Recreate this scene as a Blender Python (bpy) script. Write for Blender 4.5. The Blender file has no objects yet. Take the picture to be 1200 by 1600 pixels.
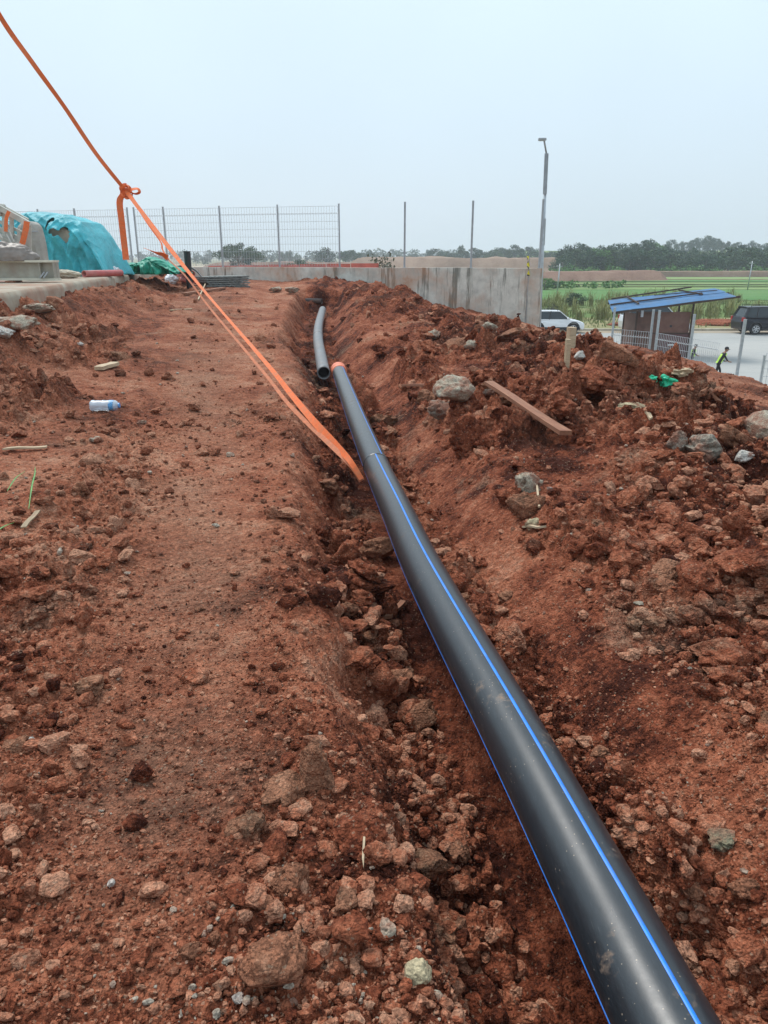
import bpy, bmesh, math, random
import numpy as np
from mathutils import Vector, Matrix, noise as mnoise

R = math.radians
S = bpy.context.scene
COL = S.collection
random.seed(7)
rng = np.random.default_rng(11)

# ------------------------------------------------------------------ camera
PITCH = R(19.09); FPX = 1156.0; CH = 1.5
cd = bpy.data.cameras.new("camera"); cam = bpy.data.objects.new("camera", cd); COL.objects.link(cam)
cd.sensor_fit = 'VERTICAL'; cd.sensor_height = 36.0; cd.sensor_width = 27.0; cd.lens = 36.0 * FPX / 1600
cd.clip_start = 0.05; cd.clip_end = 6000
cam.location = (0, 0, CH); cam.rotation_euler = (math.pi / 2 - PITCH, 0, 0)
S.camera = cam

# ------------------------------------------------------------------ sky and sun (hazy overcast noon)
SUN_EL, SUN_ROT = R(56), R(-35)
w = bpy.data.worlds.new("World"); S.world = w; w.use_nodes = True
nt = w.node_tree; nt.nodes.clear()
out = nt.nodes.new("ShaderNodeOutputWorld"); bg = nt.nodes.new("ShaderNodeBackground")
sky = nt.nodes.new("ShaderNodeTexSky"); sky.sky_type = 'NISHITA'; sky.sun_disc = False
sky.sun_elevation = SUN_EL; sky.sun_rotation = SUN_ROT; sky.dust_density = 3.0; sky.air_density = 1.2
tc = nt.nodes.new("ShaderNodeTexCoord"); sx = nt.nodes.new("ShaderNodeSeparateXYZ")
ramp = nt.nodes.new("ShaderNodeValToRGB")
nt.links.new(tc.outputs["Generated"], sx.inputs[0]); nt.links.new(sx.outputs["Z"], ramp.inputs[0])
cr = ramp.color_ramp; cr.elements[0].position = 0.0; cr.elements[0].color = (6.1, 7.1, 7.85, 1)
cr.elements[1].position = 1.0; cr.elements[1].color = (7.6, 9.4, 11.0, 1)
for p_, c_ in ((0.13, (6.4, 7.75, 8.8, 1)), (0.33, (7.0, 8.6, 9.9, 1)), (0.55, (7.8, 9.5, 10.8, 1))):
    e_ = cr.elements.new(p_); e_.color = c_
cn = nt.nodes.new("ShaderNodeTexNoise"); cn.inputs["Scale"].default_value = 1.6; cn.inputs["Detail"].default_value = 4
nt.links.new(tc.outputs["Generated"], cn.inputs["Vector"])
cm = nt.nodes.new("ShaderNodeMapRange"); cm.inputs[1].default_value = .3; cm.inputs[2].default_value = .7; cm.inputs[3].default_value = .93; cm.inputs[4].default_value = 1.05
nt.links.new(cn.outputs["Fac"], cm.inputs[0])
vm = nt.nodes.new("ShaderNodeVectorMath"); vm.operation = 'SCALE'
nt.links.new(ramp.outputs[0], vm.inputs[0]); nt.links.new(cm.outputs[0], vm.inputs["Scale"])
mx = nt.nodes.new("ShaderNodeMix"); mx.data_type = 'RGBA'; mx.inputs[0].default_value = 0.93
nt.links.new(sky.outputs[0], mx.inputs[6]); nt.links.new(vm.outputs[0], mx.inputs[7])
nt.links.new(mx.outputs[2], bg.inputs[0]); bg.inputs[1].default_value = 0.1
nt.links.new(bg.outputs[0], out.inputs[0])
sl = bpy.data.lights.new("sun", 'SUN'); sl.energy = 2.2; sl.angle = R(24); sl.color = (1, .965, .91)
sun = bpy.data.objects.new("sun", sl); COL.objects.link(sun)
sd = Vector((math.sin(SUN_ROT) * math.cos(SUN_EL), math.cos(SUN_ROT) * math.cos(SUN_EL), math.sin(SUN_EL)))
sun.rotation_euler = sd.to_track_quat('Z', 'Y').to_euler(); sun.location = (0, 0, 60)

S.view_settings.view_transform = 'Standard'; S.view_settings.look = 'None'
S.view_settings.exposure = 0.22; S.view_settings.gamma = 1.0; S.view_settings.use_curve_mapping = False
S.render.engine = 'CYCLES'
S.cycles.use_denoising = True
S.cycles.max_bounces = 6; S.cycles.diffuse_bounces = 3; S.cycles.glossy_bounces = 3; S.cycles.transmission_bounces = 5
S.cycles.volume_bounces = 1; S.cycles.transparent_max_bounces = 8

# ------------------------------------------------------------------ rays through photo pixels (1200x1600)
cP, sP = math.cos(PITCH), math.sin(PITCH)
def ray(u, v):
    x, y = (u - 600) / FPX, -(v - 800) / FPX
    return Vector((x, cP + y * sP, -sP + y * cP))
def atY(u, v, Y):
    d = ray(u, v); return Vector((0, 0, CH)) + d * (Y / d.y)
def atZ(u, v, z):
    d = ray(u, v); return Vector((0, 0, CH)) + d * ((z - CH) / d.z)

# ------------------------------------------------------------------ tags
def tag(o, label=None, cat=None, group=None, kind=None):
    if label: o["label"] = label
    if cat: o["category"] = cat
    if group: o["group"] = group
    if kind: o["kind"] = kind
    return o
def empty(name, loc=(0, 0, 0), rz=0.0, label=None, cat=None, group=None):
    o = bpy.data.objects.new(name, None); COL.objects.link(o); o.empty_display_size = .2
    o.location = loc; o.rotation_euler = (0, 0, rz)
    return tag(o, label, cat, group)

# ------------------------------------------------------------------ materials
def newmat(name):
    m = bpy.data.materials.new(name); m.use_nodes = True
    return m, m.node_tree, m.node_tree.nodes["Principled BSDF"]
def N(t, typ, **kw):
    n = t.nodes.new(typ)
    for k, v in kw.items():
        if k.startswith("i_"): n.inputs[k[2:].replace("_", " ")].default_value = v
        else: setattr(n, k, v)
    return n
def ramp_node(t, src, stops):
    r = t.nodes.new("ShaderNodeValToRGB"); t.links.new(src, r.inputs[0])
    e = r.color_ramp.elements
    e[0].position, e[0].color = stops[0][0], (*stops[0][1], 1)
    e[1].position, e[1].color = stops[-1][0], (*stops[-1][1], 1)
    for p, c in stops[1:-1]:
        x = e.new(p); x.color = (*c, 1)
    return r
def mixc(t, fac, a, b, mode='MIX'):
    m = t.nodes.new("ShaderNodeMix"); m.data_type = 'RGBA'; m.blend_type = mode
    for i, v in ((0, fac), (6, a), (7, b)):
        if hasattr(v, "is_linked"): t.links.new(v, m.inputs[i])
        elif i == 0: m.inputs[0].default_value = v
        else: m.inputs[i].default_value = (*v, 1)
    return m.outputs[2]
def math_(t, op, a, b=0.0, c=None):
    m = t.nodes.new("ShaderNodeMath"); m.operation = op
    for i, v in enumerate((a, b, c)):
        if v is None: continue
        if hasattr(v, "is_linked"): t.links.new(v, m.inputs[i])
        else: m.inputs[i].default_value = v
    return m.outputs[0]
def pos_node(t, obj=False, scale=None):
    if obj: p = t.nodes.new("ShaderNodeTexCoord").outputs["Object"]
    else: p = t.nodes.new("ShaderNodeNewGeometry").outputs["Position"]
    if scale:
        mp = t.nodes.new("ShaderNodeMapping"); mp.inputs["Scale"].default_value = scale
        t.links.new(p, mp.inputs[0]); p = mp.outputs[0]
    return p
def noise_(t, vec, sc, det=4, rough=.55, dist=0):
    n = t.nodes.new("ShaderNodeTexNoise"); t.links.new(vec, n.inputs["Vector"])
    n.inputs["Scale"].default_value = sc; n.inputs["Detail"].default_value = det
    n.inputs["Roughness"].default_value = rough; n.inputs["Distortion"].default_value = dist
    return n.outputs["Fac"]
def vor_(t, vec, sc, feature='F1', out="Distance"):
    n = t.nodes.new("ShaderNodeTexVoronoi"); n.feature = feature; t.links.new(vec, n.inputs["Vector"]); n.inputs["Scale"].default_value = sc
    return n.outputs[out]
def bump_(t, bsdf, h, strength, dist):
    b = t.nodes.new("ShaderNodeBump"); b.inputs["Strength"].default_value = strength; b.inputs["Distance"].default_value = dist
    t.links.new(h, b.inputs["Height"]); t.links.new(b.outputs[0], bsdf.inputs["Normal"])

def simple(name, col, rough=.6, metal=0.0, var=.18, sc=6.0, bump=0.0, dirt=None, dirt_amt=.5, obj=True, aniso=None):
    m, t, b = newmat(name)
    p = pos_node(t, obj, aniso)
    n = noise_(t, p, sc, 5, .6)
    lo = tuple(c * (1 - var) for c in col); hi = tuple(min(1, c * (1 + var)) for c in col)
    c = ramp_node(t, n, [(.3, lo), (.7, hi)]).outputs[0]
    if dirt:
        d = noise_(t, p, sc * .6, 6, .65)
        f = ramp_node(t, d, [(.5 - .12 * dirt_amt, (0, 0, 0)), (.75, (dirt_amt,) * 3)]).outputs[0]
        c = mixc(t, f, c, dirt)
    t.links.new(c, b.inputs["Base Color"])
    b.inputs["Roughness"].default_value = rough; b.inputs["Metallic"].default_value = metal
    if bump: bump_(t, b, n, .6, bump)
    return m

SOIL_D, SOIL_M, SOIL_L, SOIL_T = (.062, .015, .0075), (.232, .063, .030), (.390, .132, .069), (.53, .265, .165)
def soil_mat(name, fine=True, tan=0.0):
    m, t, b = newmat(name)
    p = pos_node(t)
    n1 = noise_(t, p, .7, 4, .6); n2 = noise_(t, p, 5.5, 6, .65); n3 = noise_(t, p, 34, 6, .72)
    v1 = vor_(t, p, 150, out="Color"); v2 = vor_(t, p, 55, out="Color")
    mixn = math_(t, 'ADD', math_(t, 'MULTIPLY', n2, .55), math_(t, 'MULTIPLY', n3, .45))
    cv = t.nodes.new("ShaderNodeAttribute"); cv.attribute_name = "cv"
    mixn = math_(t, 'ADD', mixn, math_(t, 'MULTIPLY', cv.outputs["Fac"], .32))
    mixn = math_(t, 'ADD', mixn, math_(t, 'MULTIPLY', math_(t, 'SUBTRACT', n1, .5), .34))
    c = ramp_node(t, mixn, [(.36, SOIL_D), (.46, SOIL_M), (.57, SOIL_L), (.72, SOIL_T)]).outputs[0]
    # seams of grey-tan clay
    clay = math_(t, 'MULTIPLY', ramp_node(t, noise_(t, p, 1.15, 5, .7, .6), [(.57, (0, 0, 0)), (.68, (.7,) * 3)]).outputs[0], ramp_node(t, n3, [(.4, (.3,) * 3), (.6, (1,) * 3)]).outputs[0])
    c = mixc(t, clay, c, mixc(t, n3, (.20, .115, .07), (.46, .32, .22)))
    # dry compacted crust: a tan attribute carried by the ground's trodden strip
    at = t.nodes.new("ShaderNodeAttribute"); at.attribute_name = "dry"
    streak = noise_(t, pos_node(t, False, (.9, 5.0, 1)), 5, 6, .7)
    f = math_(t, 'MULTIPLY', at.outputs["Fac"], ramp_node(t, math_(t, 'ADD', math_(t, 'MULTIPLY', n1, .5), math_(t, 'MULTIPLY', streak, .5)), [(.36, (.12,) * 3), (.62, (1, 1, 1))]).outputs[0])
    c = mixc(t, f, c, mixc(t, n3, (.24, .095, .052), (.47, .255, .165)))
    if tan: c = mixc(t, tan, c, (.38, .24, .15))
    g1 = t.nodes.new("ShaderNodeSeparateColor"); t.links.new(v1, g1.inputs[0])
    g2 = t.nodes.new("ShaderNodeSeparateColor"); t.links.new(v2, g2.inputs[0])
    k = math_(t, 'ADD', .52, math_(t, 'ADD', math_(t, 'MULTIPLY', g1.outputs[0], .60), math_(t, 'MULTIPLY', g2.outputs[1], .34)))
    c = mixc(t, 1.0, c, t.nodes.new("ShaderNodeCombineColor").outputs[0], 'MULTIPLY')
    cc = [n for n in t.nodes if n.bl_idname == "ShaderNodeCombineColor"][-1]
    for i in range(3): t.links.new(k, cc.inputs[i])
    # pale grit flecks
    fl = math_(t, 'GREATER_THAN', g1.outputs[1], .975)
    c = mixc(t, math_(t, 'MULTIPLY', fl, .5), c, (.42, .29, .20))
    t.links.new(c, b.inputs["Base Color"]); b.inputs["Roughness"].default_value = .93
    b.inputs["Specular IOR Level"].default_value = .15
    vd = vor_(t, p, 120); 
    h = math_(t, 'ADD', math_(t, 'ADD', math_(t, 'MULTIPLY', n3, 1.0), math_(t, 'MULTIPLY', vd, -.5)), math_(t, 'MULTIPLY', math_(t, 'ADD', noise_(t, p, 13, 5, .7), math_(t, 'MULTIPLY', vor_(t, p, 22), -.7)), 2.2))
    bump_(t, b, h, 1.0, .020)
    return m
M_SOIL = soil_mat("red_soil")
M_SOILT = soil_mat("dusty_soil", tan=.38)

def stone_mat(name, base, soil_amt=.5):
    m, t, b = newmat(name)
    p = pos_node(t)
    n = noise_(t, p, 30, 7, .7); n2 = noise_(t, p, 9, 5, .65)
    c = ramp_node(t, n, [(.3, tuple(x * .55 for x in base)), (.5, base), (.72, tuple(min(.9, x * 1.35) for x in base))]).outputs[0]
    f = ramp_node(t, n2, [(.62 - .35 * soil_amt, (0, 0, 0)), (.70 - .2 * soil_amt, (.92,) * 3)]).outputs[0]
    f2 = math_(t, 'MULTIPLY', f, math_(t, 'ADD', .45, n))
    c = mixc(t, f2, c, (.27, .11, .065))
    gc = t.nodes.new("ShaderNodeSeparateColor"); t.links.new(vor_(t, p, 170, out="Color"), gc.inputs[0])
    k_ = math_(t, 'ADD', .68, math_(t, 'MULTIPLY', gc.outputs[0], .6)); cc = t.nodes.new("ShaderNodeCombineColor")
    for i in range(3): t.links.new(k_, cc.inputs[i])
    c = mixc(t, 1.0, c, cc.outputs[0], 'MULTIPLY')
    t.links.new(c, b.inputs["Base Color"]); b.inputs["Roughness"].default_value = .9
    bump_(t, b, math_(t, 'ADD', n, math_(t, 'MULTIPLY', vor_(t, p, 110), -.5)), 1.0, .012)
    return m
M_STONE_P = stone_mat("pale_stone", (.40, .345, .26), .55)
M_STONE_Y = stone_mat("ochre_stone", (.44, .36, .22), .35)
M_STONE_G = stone_mat("grey_stone", (.27, .235, .185), .6)
M_STONE_R = soil_mat("red_crusted_stone", tan=.30)
M_PEB = stone_mat("pebbles", (.40, .335, .26), .45)
M_QUARTZ = stone_mat("white_stone", (.52, .49, .44), .35)
M_MOSS = stone_mat("mossy_clod", (.17, .16, .10), .6)

# ------------------------------------------------------------------ numpy noise
TAB = rng.random((8, 256, 256))
def vnoise(x, y, k=0):
    ix = np.floor(x).astype(np.int64); iy = np.floor(y).astype(np.int64)
    fx = x - ix; fy = y - iy
    fx = fx * fx * fx * (fx * (fx * 6 - 15) + 10); fy = fy * fy * fy * (fy * (fy * 6 - 15) + 10)
    T = TAB[k]; a = ix & 255; b = iy & 255; a1 = (a + 1) & 255; b1 = (b + 1) & 255
    return (T[a, b] * (1 - fx) + T[a1, b] * fx) * (1 - fy) + (T[a, b1] * (1 - fx) + T[a1, b1] * fx) * fy
def fbm(x, y, octv=4, k=0, gain=.5):
    s = 0; a = 1; n = 0
    for o in range(octv):
        s = s + a * (vnoise(x * 2 ** o + 17.3 * o, y * 2 ** o - 9.1 * o, (k + o) % 8) - .5); n += a; a *= gain
    return s / n * 2
def clods(x, y, cell, k, prob, warp=.35):
    """lumpy domes on a jittered grid, about 0..1 high"""
    X = x / cell; Y = y / cell
    wx = X + warp * (vnoise(X * 1.7 + 5, Y * 1.7, k) - .5) * 1.5 + warp * .22 * (vnoise(X * 4.3, Y * 4.3, (k + 3) % 8) - .5)
    wy = Y + warp * (vnoise(X * 1.7, Y * 1.7 + 9, (k + 1) % 8) - .5) * 1.5 + warp * .22 * (vnoise(X * 4.3 + 3, Y * 4.3, (k + 4) % 8) - .5)
    ix = np.floor(wx).astype(np.int64); iy = np.floor(wy).astype(np.int64)
    best = np.zeros_like(x)
    A, B, Cc, D = TAB[k], TAB[(k + 1) % 8], TAB[(k + 2) % 8], TAB[(k + 5) % 8]
    for dx in (-1, 0, 1):
        for dy in (-1, 0, 1):
            cx = (ix + dx); cy = (iy + dy); a = cx & 255; b = cy & 255
            px = cx + .5 + (A[a, b] - .5) * .8; py = cy + .5 + (B[a, b] - .5) * .8
            r = .28 + .34 * Cc[a, b]
            ok = D[a, b] < prob
            ex = (wx - px); ey = (wy - py)
            th = Cc[a, b] * 17.0; q = .7 + .6 * A[a, b]
            c, s = np.cos(th), np.sin(th)
            d = np.sqrt(((ex * c + ey * s) * q) ** 2 + ((-ex * s + ey * c) / q) ** 2) / r
            h = np.clip(1 - d ** 3, 0, 1) ** .7 * r * 1.3 * (.55 + .7 * B[a, b]) * (1 + .3 * np.clip((ex * c + ey * s) / r, -1, 1))
            h = np.where(ok, h, 0)
            best = np.maximum(best, h)
    return best
def sstep(a, b, x):
    t = np.clip((x - a) / (b - a), 0, 1); return t * t * (3 - 2 * t)

# ------------------------------------------------------------------ pipe path (photo px centre, axis height)
P1 = [(1037, 1600, .0), (922, 1375, -.02), (803.5, 1150, -.03), (667, 900, -.06), (621, 800, -.09), (588, 728, -.12), (560, 660, -.15), (537, 600, -.19), (529, 578, -.20)]
P1W = [atZ(u, v, z) for u, v, z in P1]
_d = (P1W[0] - P1W[1]).normalized(); P1W = [P1W[0] + _d * 2.6, P1W[0] + _d * 1.2] + P1W
P2 = [(506, 583, -.20), (501, 556, -.17), (497, 530, -.11), (498, 508, -.04), (504, 484, .02)]
P2W = [atZ(u, v, z) for u, v, z in P2]
_py = np.array([p.y for p in P1W] + [P2W[i].y for i in (1, 2, 3, 4)] + [26.0]); _px = np.array([p.x for p in P1W] + [P2W[i].x for i in (1, 2, 3, 4)] + [P2W[-1].x - .2])
_pz = np.array([p.z for p in P1W] + [P2W[i].z for i in (1, 2, 3, 4)] + [.08])
def trench_x(y): return np.interp(y, _py, _px)
def trench_z(y): return np.interp(y, _py, _pz)
SLAB_Z = 1.0
def slab_x(y): return -3.7 - .166 * y
def wall_y(x): return 30.1 + .265 * (6.1 - x)
TR_END = 24.3

def base_height(x, y):
    rise = .47 * sstep(8, 26, y)
    xc = trench_x(y); zc = trench_z(y); s = x - xc
    n1 = fbm(x * .55, y * .55, 4, 1); n2 = fbm(x * 1.7, y * 1.7, 4, 2)
    # trodden strip left of the trench, rising bank to the concrete slab
    path = rise + .03 * n1 + .022 * n2 - .05 * np.exp(-((x + 1.0 + .1 * y) / .5) ** 2) * sstep(1, 4, y)
    bank_t = .72 * sstep(0, 1, (slab_x(y) + 1.35 + .5 * n1 - x) / 1.25) + .28 * sstep(0, 1, (slab_x(y) + 3.8 + .5 * n1 - x) / 3.4)
    path = path + (SLAB_Z - .28 - rise) * bank_t
    # right side: base falls to the platform, spoil ridge on it
    plate = -.10 - .16 * np.clip((x - 3.6) / 2, 0, 1.6) - .78 * sstep(12, 28, y) * np.clip((x + 1) / 7, 0, 1)
    rb0 = .06 + rise * .75
    kx = sstep(.8, 4.2, s)
    right = rb0 * (1 - kx) + plate * kx + .05 * n1 + .03 * n2
    xr = np.interp(y, [0, 4, 10, 12, 15, 20, 26, 30], [2.6, 2.55, 2.35, 2.05, 1.3, .2, -1.2, -2])
    hr = np.interp(y, [0, 3, 5.5, 10, 15, 20, 24, 30], [.34, .33, .24, .22, .32, .50, .50, .50])
    sg = np.where(x < xr, np.interp(y, [0, 5, 12, 20], [1.0, 1.05, 1.0, .9]), np.interp(y, [0, 5, 12, 20], [1.15, .95, 1.2, 1.6]))
    g = np.exp(-np.abs((x - xr + .35 * n1) / sg) ** 2.3)
    right = right + (hr - right) * g * (.9 + .25 * n2) + .10 * n2 * g
    # platform edge and embankment
    xe = 5.75 + .3 * n1 + .02 * (y - 10)
    right = right - np.clip((x - xe) * .85, 0, 4.0) - .08 * sstep(xe - .8, xe, x)
    # far end mound before the wall
    end = sstep(TR_END - .6, TR_END + .5, y + .5 * n2)
    # trench
    wl = np.interp(y, [0, 1.5, 2.6, 4, 9, 20], [.37, .43, .60, .64, .66, .8]) + .09 * n2 + .05 * n1
    wr = np.interp(y, [0, 3, 6, 12, 20], [.50, .62, .85, .9, .9]) + .10 * n2
    wl = wl + .045 * fbm(x * 4 + 3, y * 4, 3, 6) + .03 * fbm(x * 11, y * 11, 2, 0)
    floor = zc - .15 - .27 * (1 - sstep(.02, .12, s)) * (1 - .55 * sstep(5, 9, y)) - .07 * np.exp(-((s - .26) / .10) ** 2) + .02 * n2
    tl = sstep(-wl - .06, -wl + np.interp(y, [0, 1.7, 2.5, 5, 12], [.13, .15, .36, .40, .40]), s)      # 0 on the strip, 1 in the trench
    left_h = path * (1 - tl) + floor * tl
    tr = sstep(.26, wr + .10, s) ** .85
    right_h = floor * (1 - tr) + right * tr
    h = np.where(s < 0, left_h, right_h)
    blend_end = np.where(s < 0, path + .04, np.maximum(path - .02 - .55 * np.clip(s - .6, 0, 9), right))
    h = h * (1 - end) + blend_end * end
    # behind the wall the ground drops
    yw = wall_y(x)
    h = np.where(y > yw + .2, np.minimum(h, -3.7), h)
    h = np.where((x < slab_x(y) - .35), np.minimum(h, SLAB_Z - .4), h)
    return np.maximum(h, -3.7)

def rubble(x, y):
    s = x - trench_x(y)
    n1 = fbm(x * .8 + 40, y * .8, 3, 5)
    xr = np.interp(y, [0, 4, 10, 12, 15, 20, 26, 30], [2.6, 2.55, 2.35, 2.05, 1.3, .2, -1.2, -2])
    heap = np.exp(-np.abs((x - xr) / np.interp(y, [0, 6, 20], [1.35, 1.25, 1.6])) ** 3)
    sm = .26 * sstep(.36, .46, s) * (1 - sstep(.50, .62, s)) * sstep(1.4, 2.4, y)        # scraped face right of the pipe
    tre = np.maximum(np.exp(-((s + .28) / .26) ** 2), 1.1 * np.exp(-((s - .24) / .14) ** 2))
    lb = sstep(0, 1, (slab_x(y) + 1.9 + .8 * n1 - x) / .8)
    nl = np.clip((1.9 - y) / .8, 0, 1) * .24 * sstep(-2.2, -.2, -np.abs(x + .15) ) + np.exp(-((s + .72) / .20) ** 2) * .55 * np.interp(y, [0, 2, 4, 8], [1, .85, .5, .35])
    nl2 = np.exp(-((x + 1.35 + .18 * (y - 2)) / .42) ** 2) * .5 * (1 - sstep(5, 8, y))
    flat = .10 + .12 * np.clip(n1, 0, 1) + .13 * sstep(3.5, 7, y)
    r = np.maximum.reduce([flat, heap, tre * .8, lb * .75, nl, nl2])
    r = np.where(s > .58, np.maximum(r, (.66 + .45 * n1) * sstep(.5, .8, s)), r)
    r = np.where((x > 3.9) & (y > 6), np.minimum(r, .22 + .1 * n1), r)
    r = r * (1 - 1.8 * sm)
    return np.clip(r * (.85 + .55 * n1), .04, 1.2)

def ground_height(x, y, fine=True):
    x = np.asarray(x, float); y = np.asarray(y, float)
    h = base_height(x, y); r = rubble(x, y)
    big = np.clip((r - .38) * 1.9, 0, 1.2); mid = np.clip((r - .12) * 1.6, 0, 1.2); 
    f3 = 1 - sstep(13, 19, y); f4 = 1 - sstep(9, 14, y); f5 = 1 - sstep(3.6, 5.5, y)
    z = h + .16 * r * fbm(x * 2.3, y * 2.3, 3, 3, .6) + .02 * r * fbm(x * 9, y * 9, 3, 4, .6)
    fy = 1 - .5 * sstep(8, 16, y)
    z = z + big * .30 * fy * clods(x, y, .46, 0, .66) + big * .18 * fy * clods(x + 3, y + 7, .23, 1, .72)
    z = z + mid * .085 * clods(x, y, .125, 2, .72) * (.4 + .6 * f3) + (.06 + mid) * .052 * clods(x + 1, y, .062, 3, .75) * f4
    z = z + (.30 + .5 * r) * sstep(3, 6, y) * (.030 * fbm(x * 7, y * 7, 3, 1, .65) + .034 * clods(x + 5, y + 2, .16, 6, .6, .5))
    if fine:
        z = z + (.20 + .8 * np.clip(r, 0, 1)) * .024 * clods(x, y, .029, 4, .8) * f5 + .0035 * fbm(x * 60, y * 60, 3, 5, .7) * f5 + (.25 + r) * .009 * clods(x, y, .013, 6, .75) * (1 - sstep(2.0, 3.2, y))
    # cracks between compacted plates
    z = z - .03 * r * np.clip(1 - np.abs(fbm(x * 4.2, y * 4.2, 3, 6)) / .06, 0, 1)
    return z

def gz(x, y): return float(ground_height(np.array([x]), np.array([y]))[0])
def ground_px(u, v, lo=.9, hi=30):
    d = ray(u, v); t = lo / d.y; ts = np.geomspace(lo / d.y, hi / d.y, 900)
    xs, ys, zs = ts * d.x, ts * d.y, CH + ts * d.z
    hs = ground_height(xs, ys, False)
    k = np.argmax(zs < hs)
    if zs[k] >= hs[k]: k = len(ts) - 1
    return Vector((xs[k], ys[k], gz(xs[k], ys[k])))

# ------------------------------------------------------------------ mesh helpers
def mesh_np(name, V, F, mat, smooth=False, parent=None, attrs=None):
    me = bpy.data.meshes.new(name)
    V = np.asarray(V, np.float32); F = np.asarray(F, np.int32)
    me.vertices.add(len(V)); me.vertices.foreach_set("co", V.ravel())
    nf, k = F.shape
    me.loops.add(nf * k); me.loops.foreach_set("vertex_index", F.ravel())
    me.polygons.add(nf); me.polygons.foreach_set("loop_start", np.arange(0, nf * k, k, dtype=np.int32))
    me.polygons.foreach_set("use_smooth", np.full(nf, smooth))
    if attrs:
        for an, av in attrs.items():
            a = me.attributes.new(an, 'FLOAT', 'POINT'); a.data.foreach_set("value", np.asarray(av, np.float32))
    me.update(calc_edges=True); me.validate()
    if isinstance(mat, (list, tuple)):
        for m_ in mat: me.materials.append(m_)
    else: me.materials.append(mat)
    o = bpy.data.objects.new(name, me); COL.objects.link(o)
    if parent is not None: o.parent = parent
    return o

class MB:
    def __init__(s): s.v = []; s.f = []; s.mi = []
    def add(s, vs, fs, mi=0):
        n = len(s.v); s.v += [Vector(v) for v in vs]; s.f += [tuple(i + n for i in f) for f in fs]; s.mi += [mi] * len(fs); return s
    def box(s, c, size, rot=None, mi=0):
        hx, hy, hz = (a / 2 for a in size); vs = [Vector((x, y, z)) for x in (-hx, hx) for y in (-hy, hy) for z in (-hz, hz)]
        if rot is not None: vs = [rot @ v for v in vs]
        vs = [v + Vector(c) for v in vs]
        return s.add(vs, [(0, 1, 3, 2), (4, 6, 7, 5), (0, 4, 5, 1), (2, 3, 7, 6), (0, 2, 6, 4), (1, 5, 7, 3)], mi)
    def bar(s, a, b, w_, h_=None, mi=0, up=(0, 0, 1)):
        a = Vector(a); b = Vector(b); h_ = h_ or w_; d = (b - a).normalized(); up = Vector(up)
        if abs(d.dot(up)) > .98: up = Vector((0, 1, 0))
        x = d.cross(up).normalized(); z = x.cross(d)
        rot = Matrix((x, d, z)).transposed()
        return s.box((a + b) / 2, (w_, (b - a).length, h_), rot, mi)
    def tube(s, pts, r, n=10, cap=True, mi=0):
        pts = [Vector(p) for p in pts]; rs = r if isinstance(r, (list, tuple)) else [r] * len(pts)
        x = None; base = len(s.v)
        for i, p in enumerate(pts):
            d = (pts[min(i + 1, len(pts) - 1)] - pts[max(i - 1, 0)]).normalized()
            if x is None:
                x = d.orthogonal().normalized()
            x = (x - d * x.dot(d)).normalized(); y = d.cross(x)
            for k in range(n):
                a = 2 * math.pi * k / n; s.v.append(p + (x * math.cos(a) + y * math.sin(a)) * rs[i])
        for i in range(len(pts) - 1):
            for k in range(n):
                k2 = (k + 1) % n; A = base + i * n
                s.f.append((A + k, A + k2, A + n + k2, A + n + k)); s.mi.append(mi)
        if cap:
            s.f.append(tuple(base + k for k in range(n))[::-1]); s.mi.append(mi)
            e = base + (len(pts) - 1) * n; s.f.append(tuple(e + k for k in range(n))); s.mi.append(mi)
        return s
    def prism(s, poly, y0, y1, mi=0):
        """poly: (x,z) outline extruded along y"""
        n = len(poly); vs = [Vector((x, y0, z)) for x, z in poly] + [Vector((x, y1, z)) for x, z in poly]
        fs = [tuple(range(n)), tuple(range(2 * n - 1, n - 1, -1))] + [(i, i + n, (i + 1) % n + n, (i + 1) % n) for i in range(n)]
        return s.add(vs, fs, mi)
    def build(s, name, mat, parent=None, smooth=False, bevel=0.0, loc=None):
        me = bpy.data.meshes.new(name); me.from_pydata([tuple(v) for v in s.v], [], s.f)
        for m_ in (mat if isinstance(mat, (list, tuple)) else [mat]): me.materials.append(m_)
        if any(s.mi): me.polygons.foreach_set("material_index", s.mi)
        bm = bmesh.new(); bm.from_mesh(me); bmesh.ops.recalc_face_normals(bm, faces=bm.faces); bm.to_mesh(me); bm.free()
        if smooth: me.polygons.foreach_set("use_smooth", [True] * len(me.polygons))
        o = bpy.data.objects.new(name, me); COL.objects.link(o)
        if parent is not None: o.parent = parent
        if loc is not None: o.location = loc
        if bevel:
            b = o.modifiers.new("b", 'BEVEL'); b.width = bevel; b.segments = 2; b.limit_method = 'ANGLE'
        return o

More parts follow.
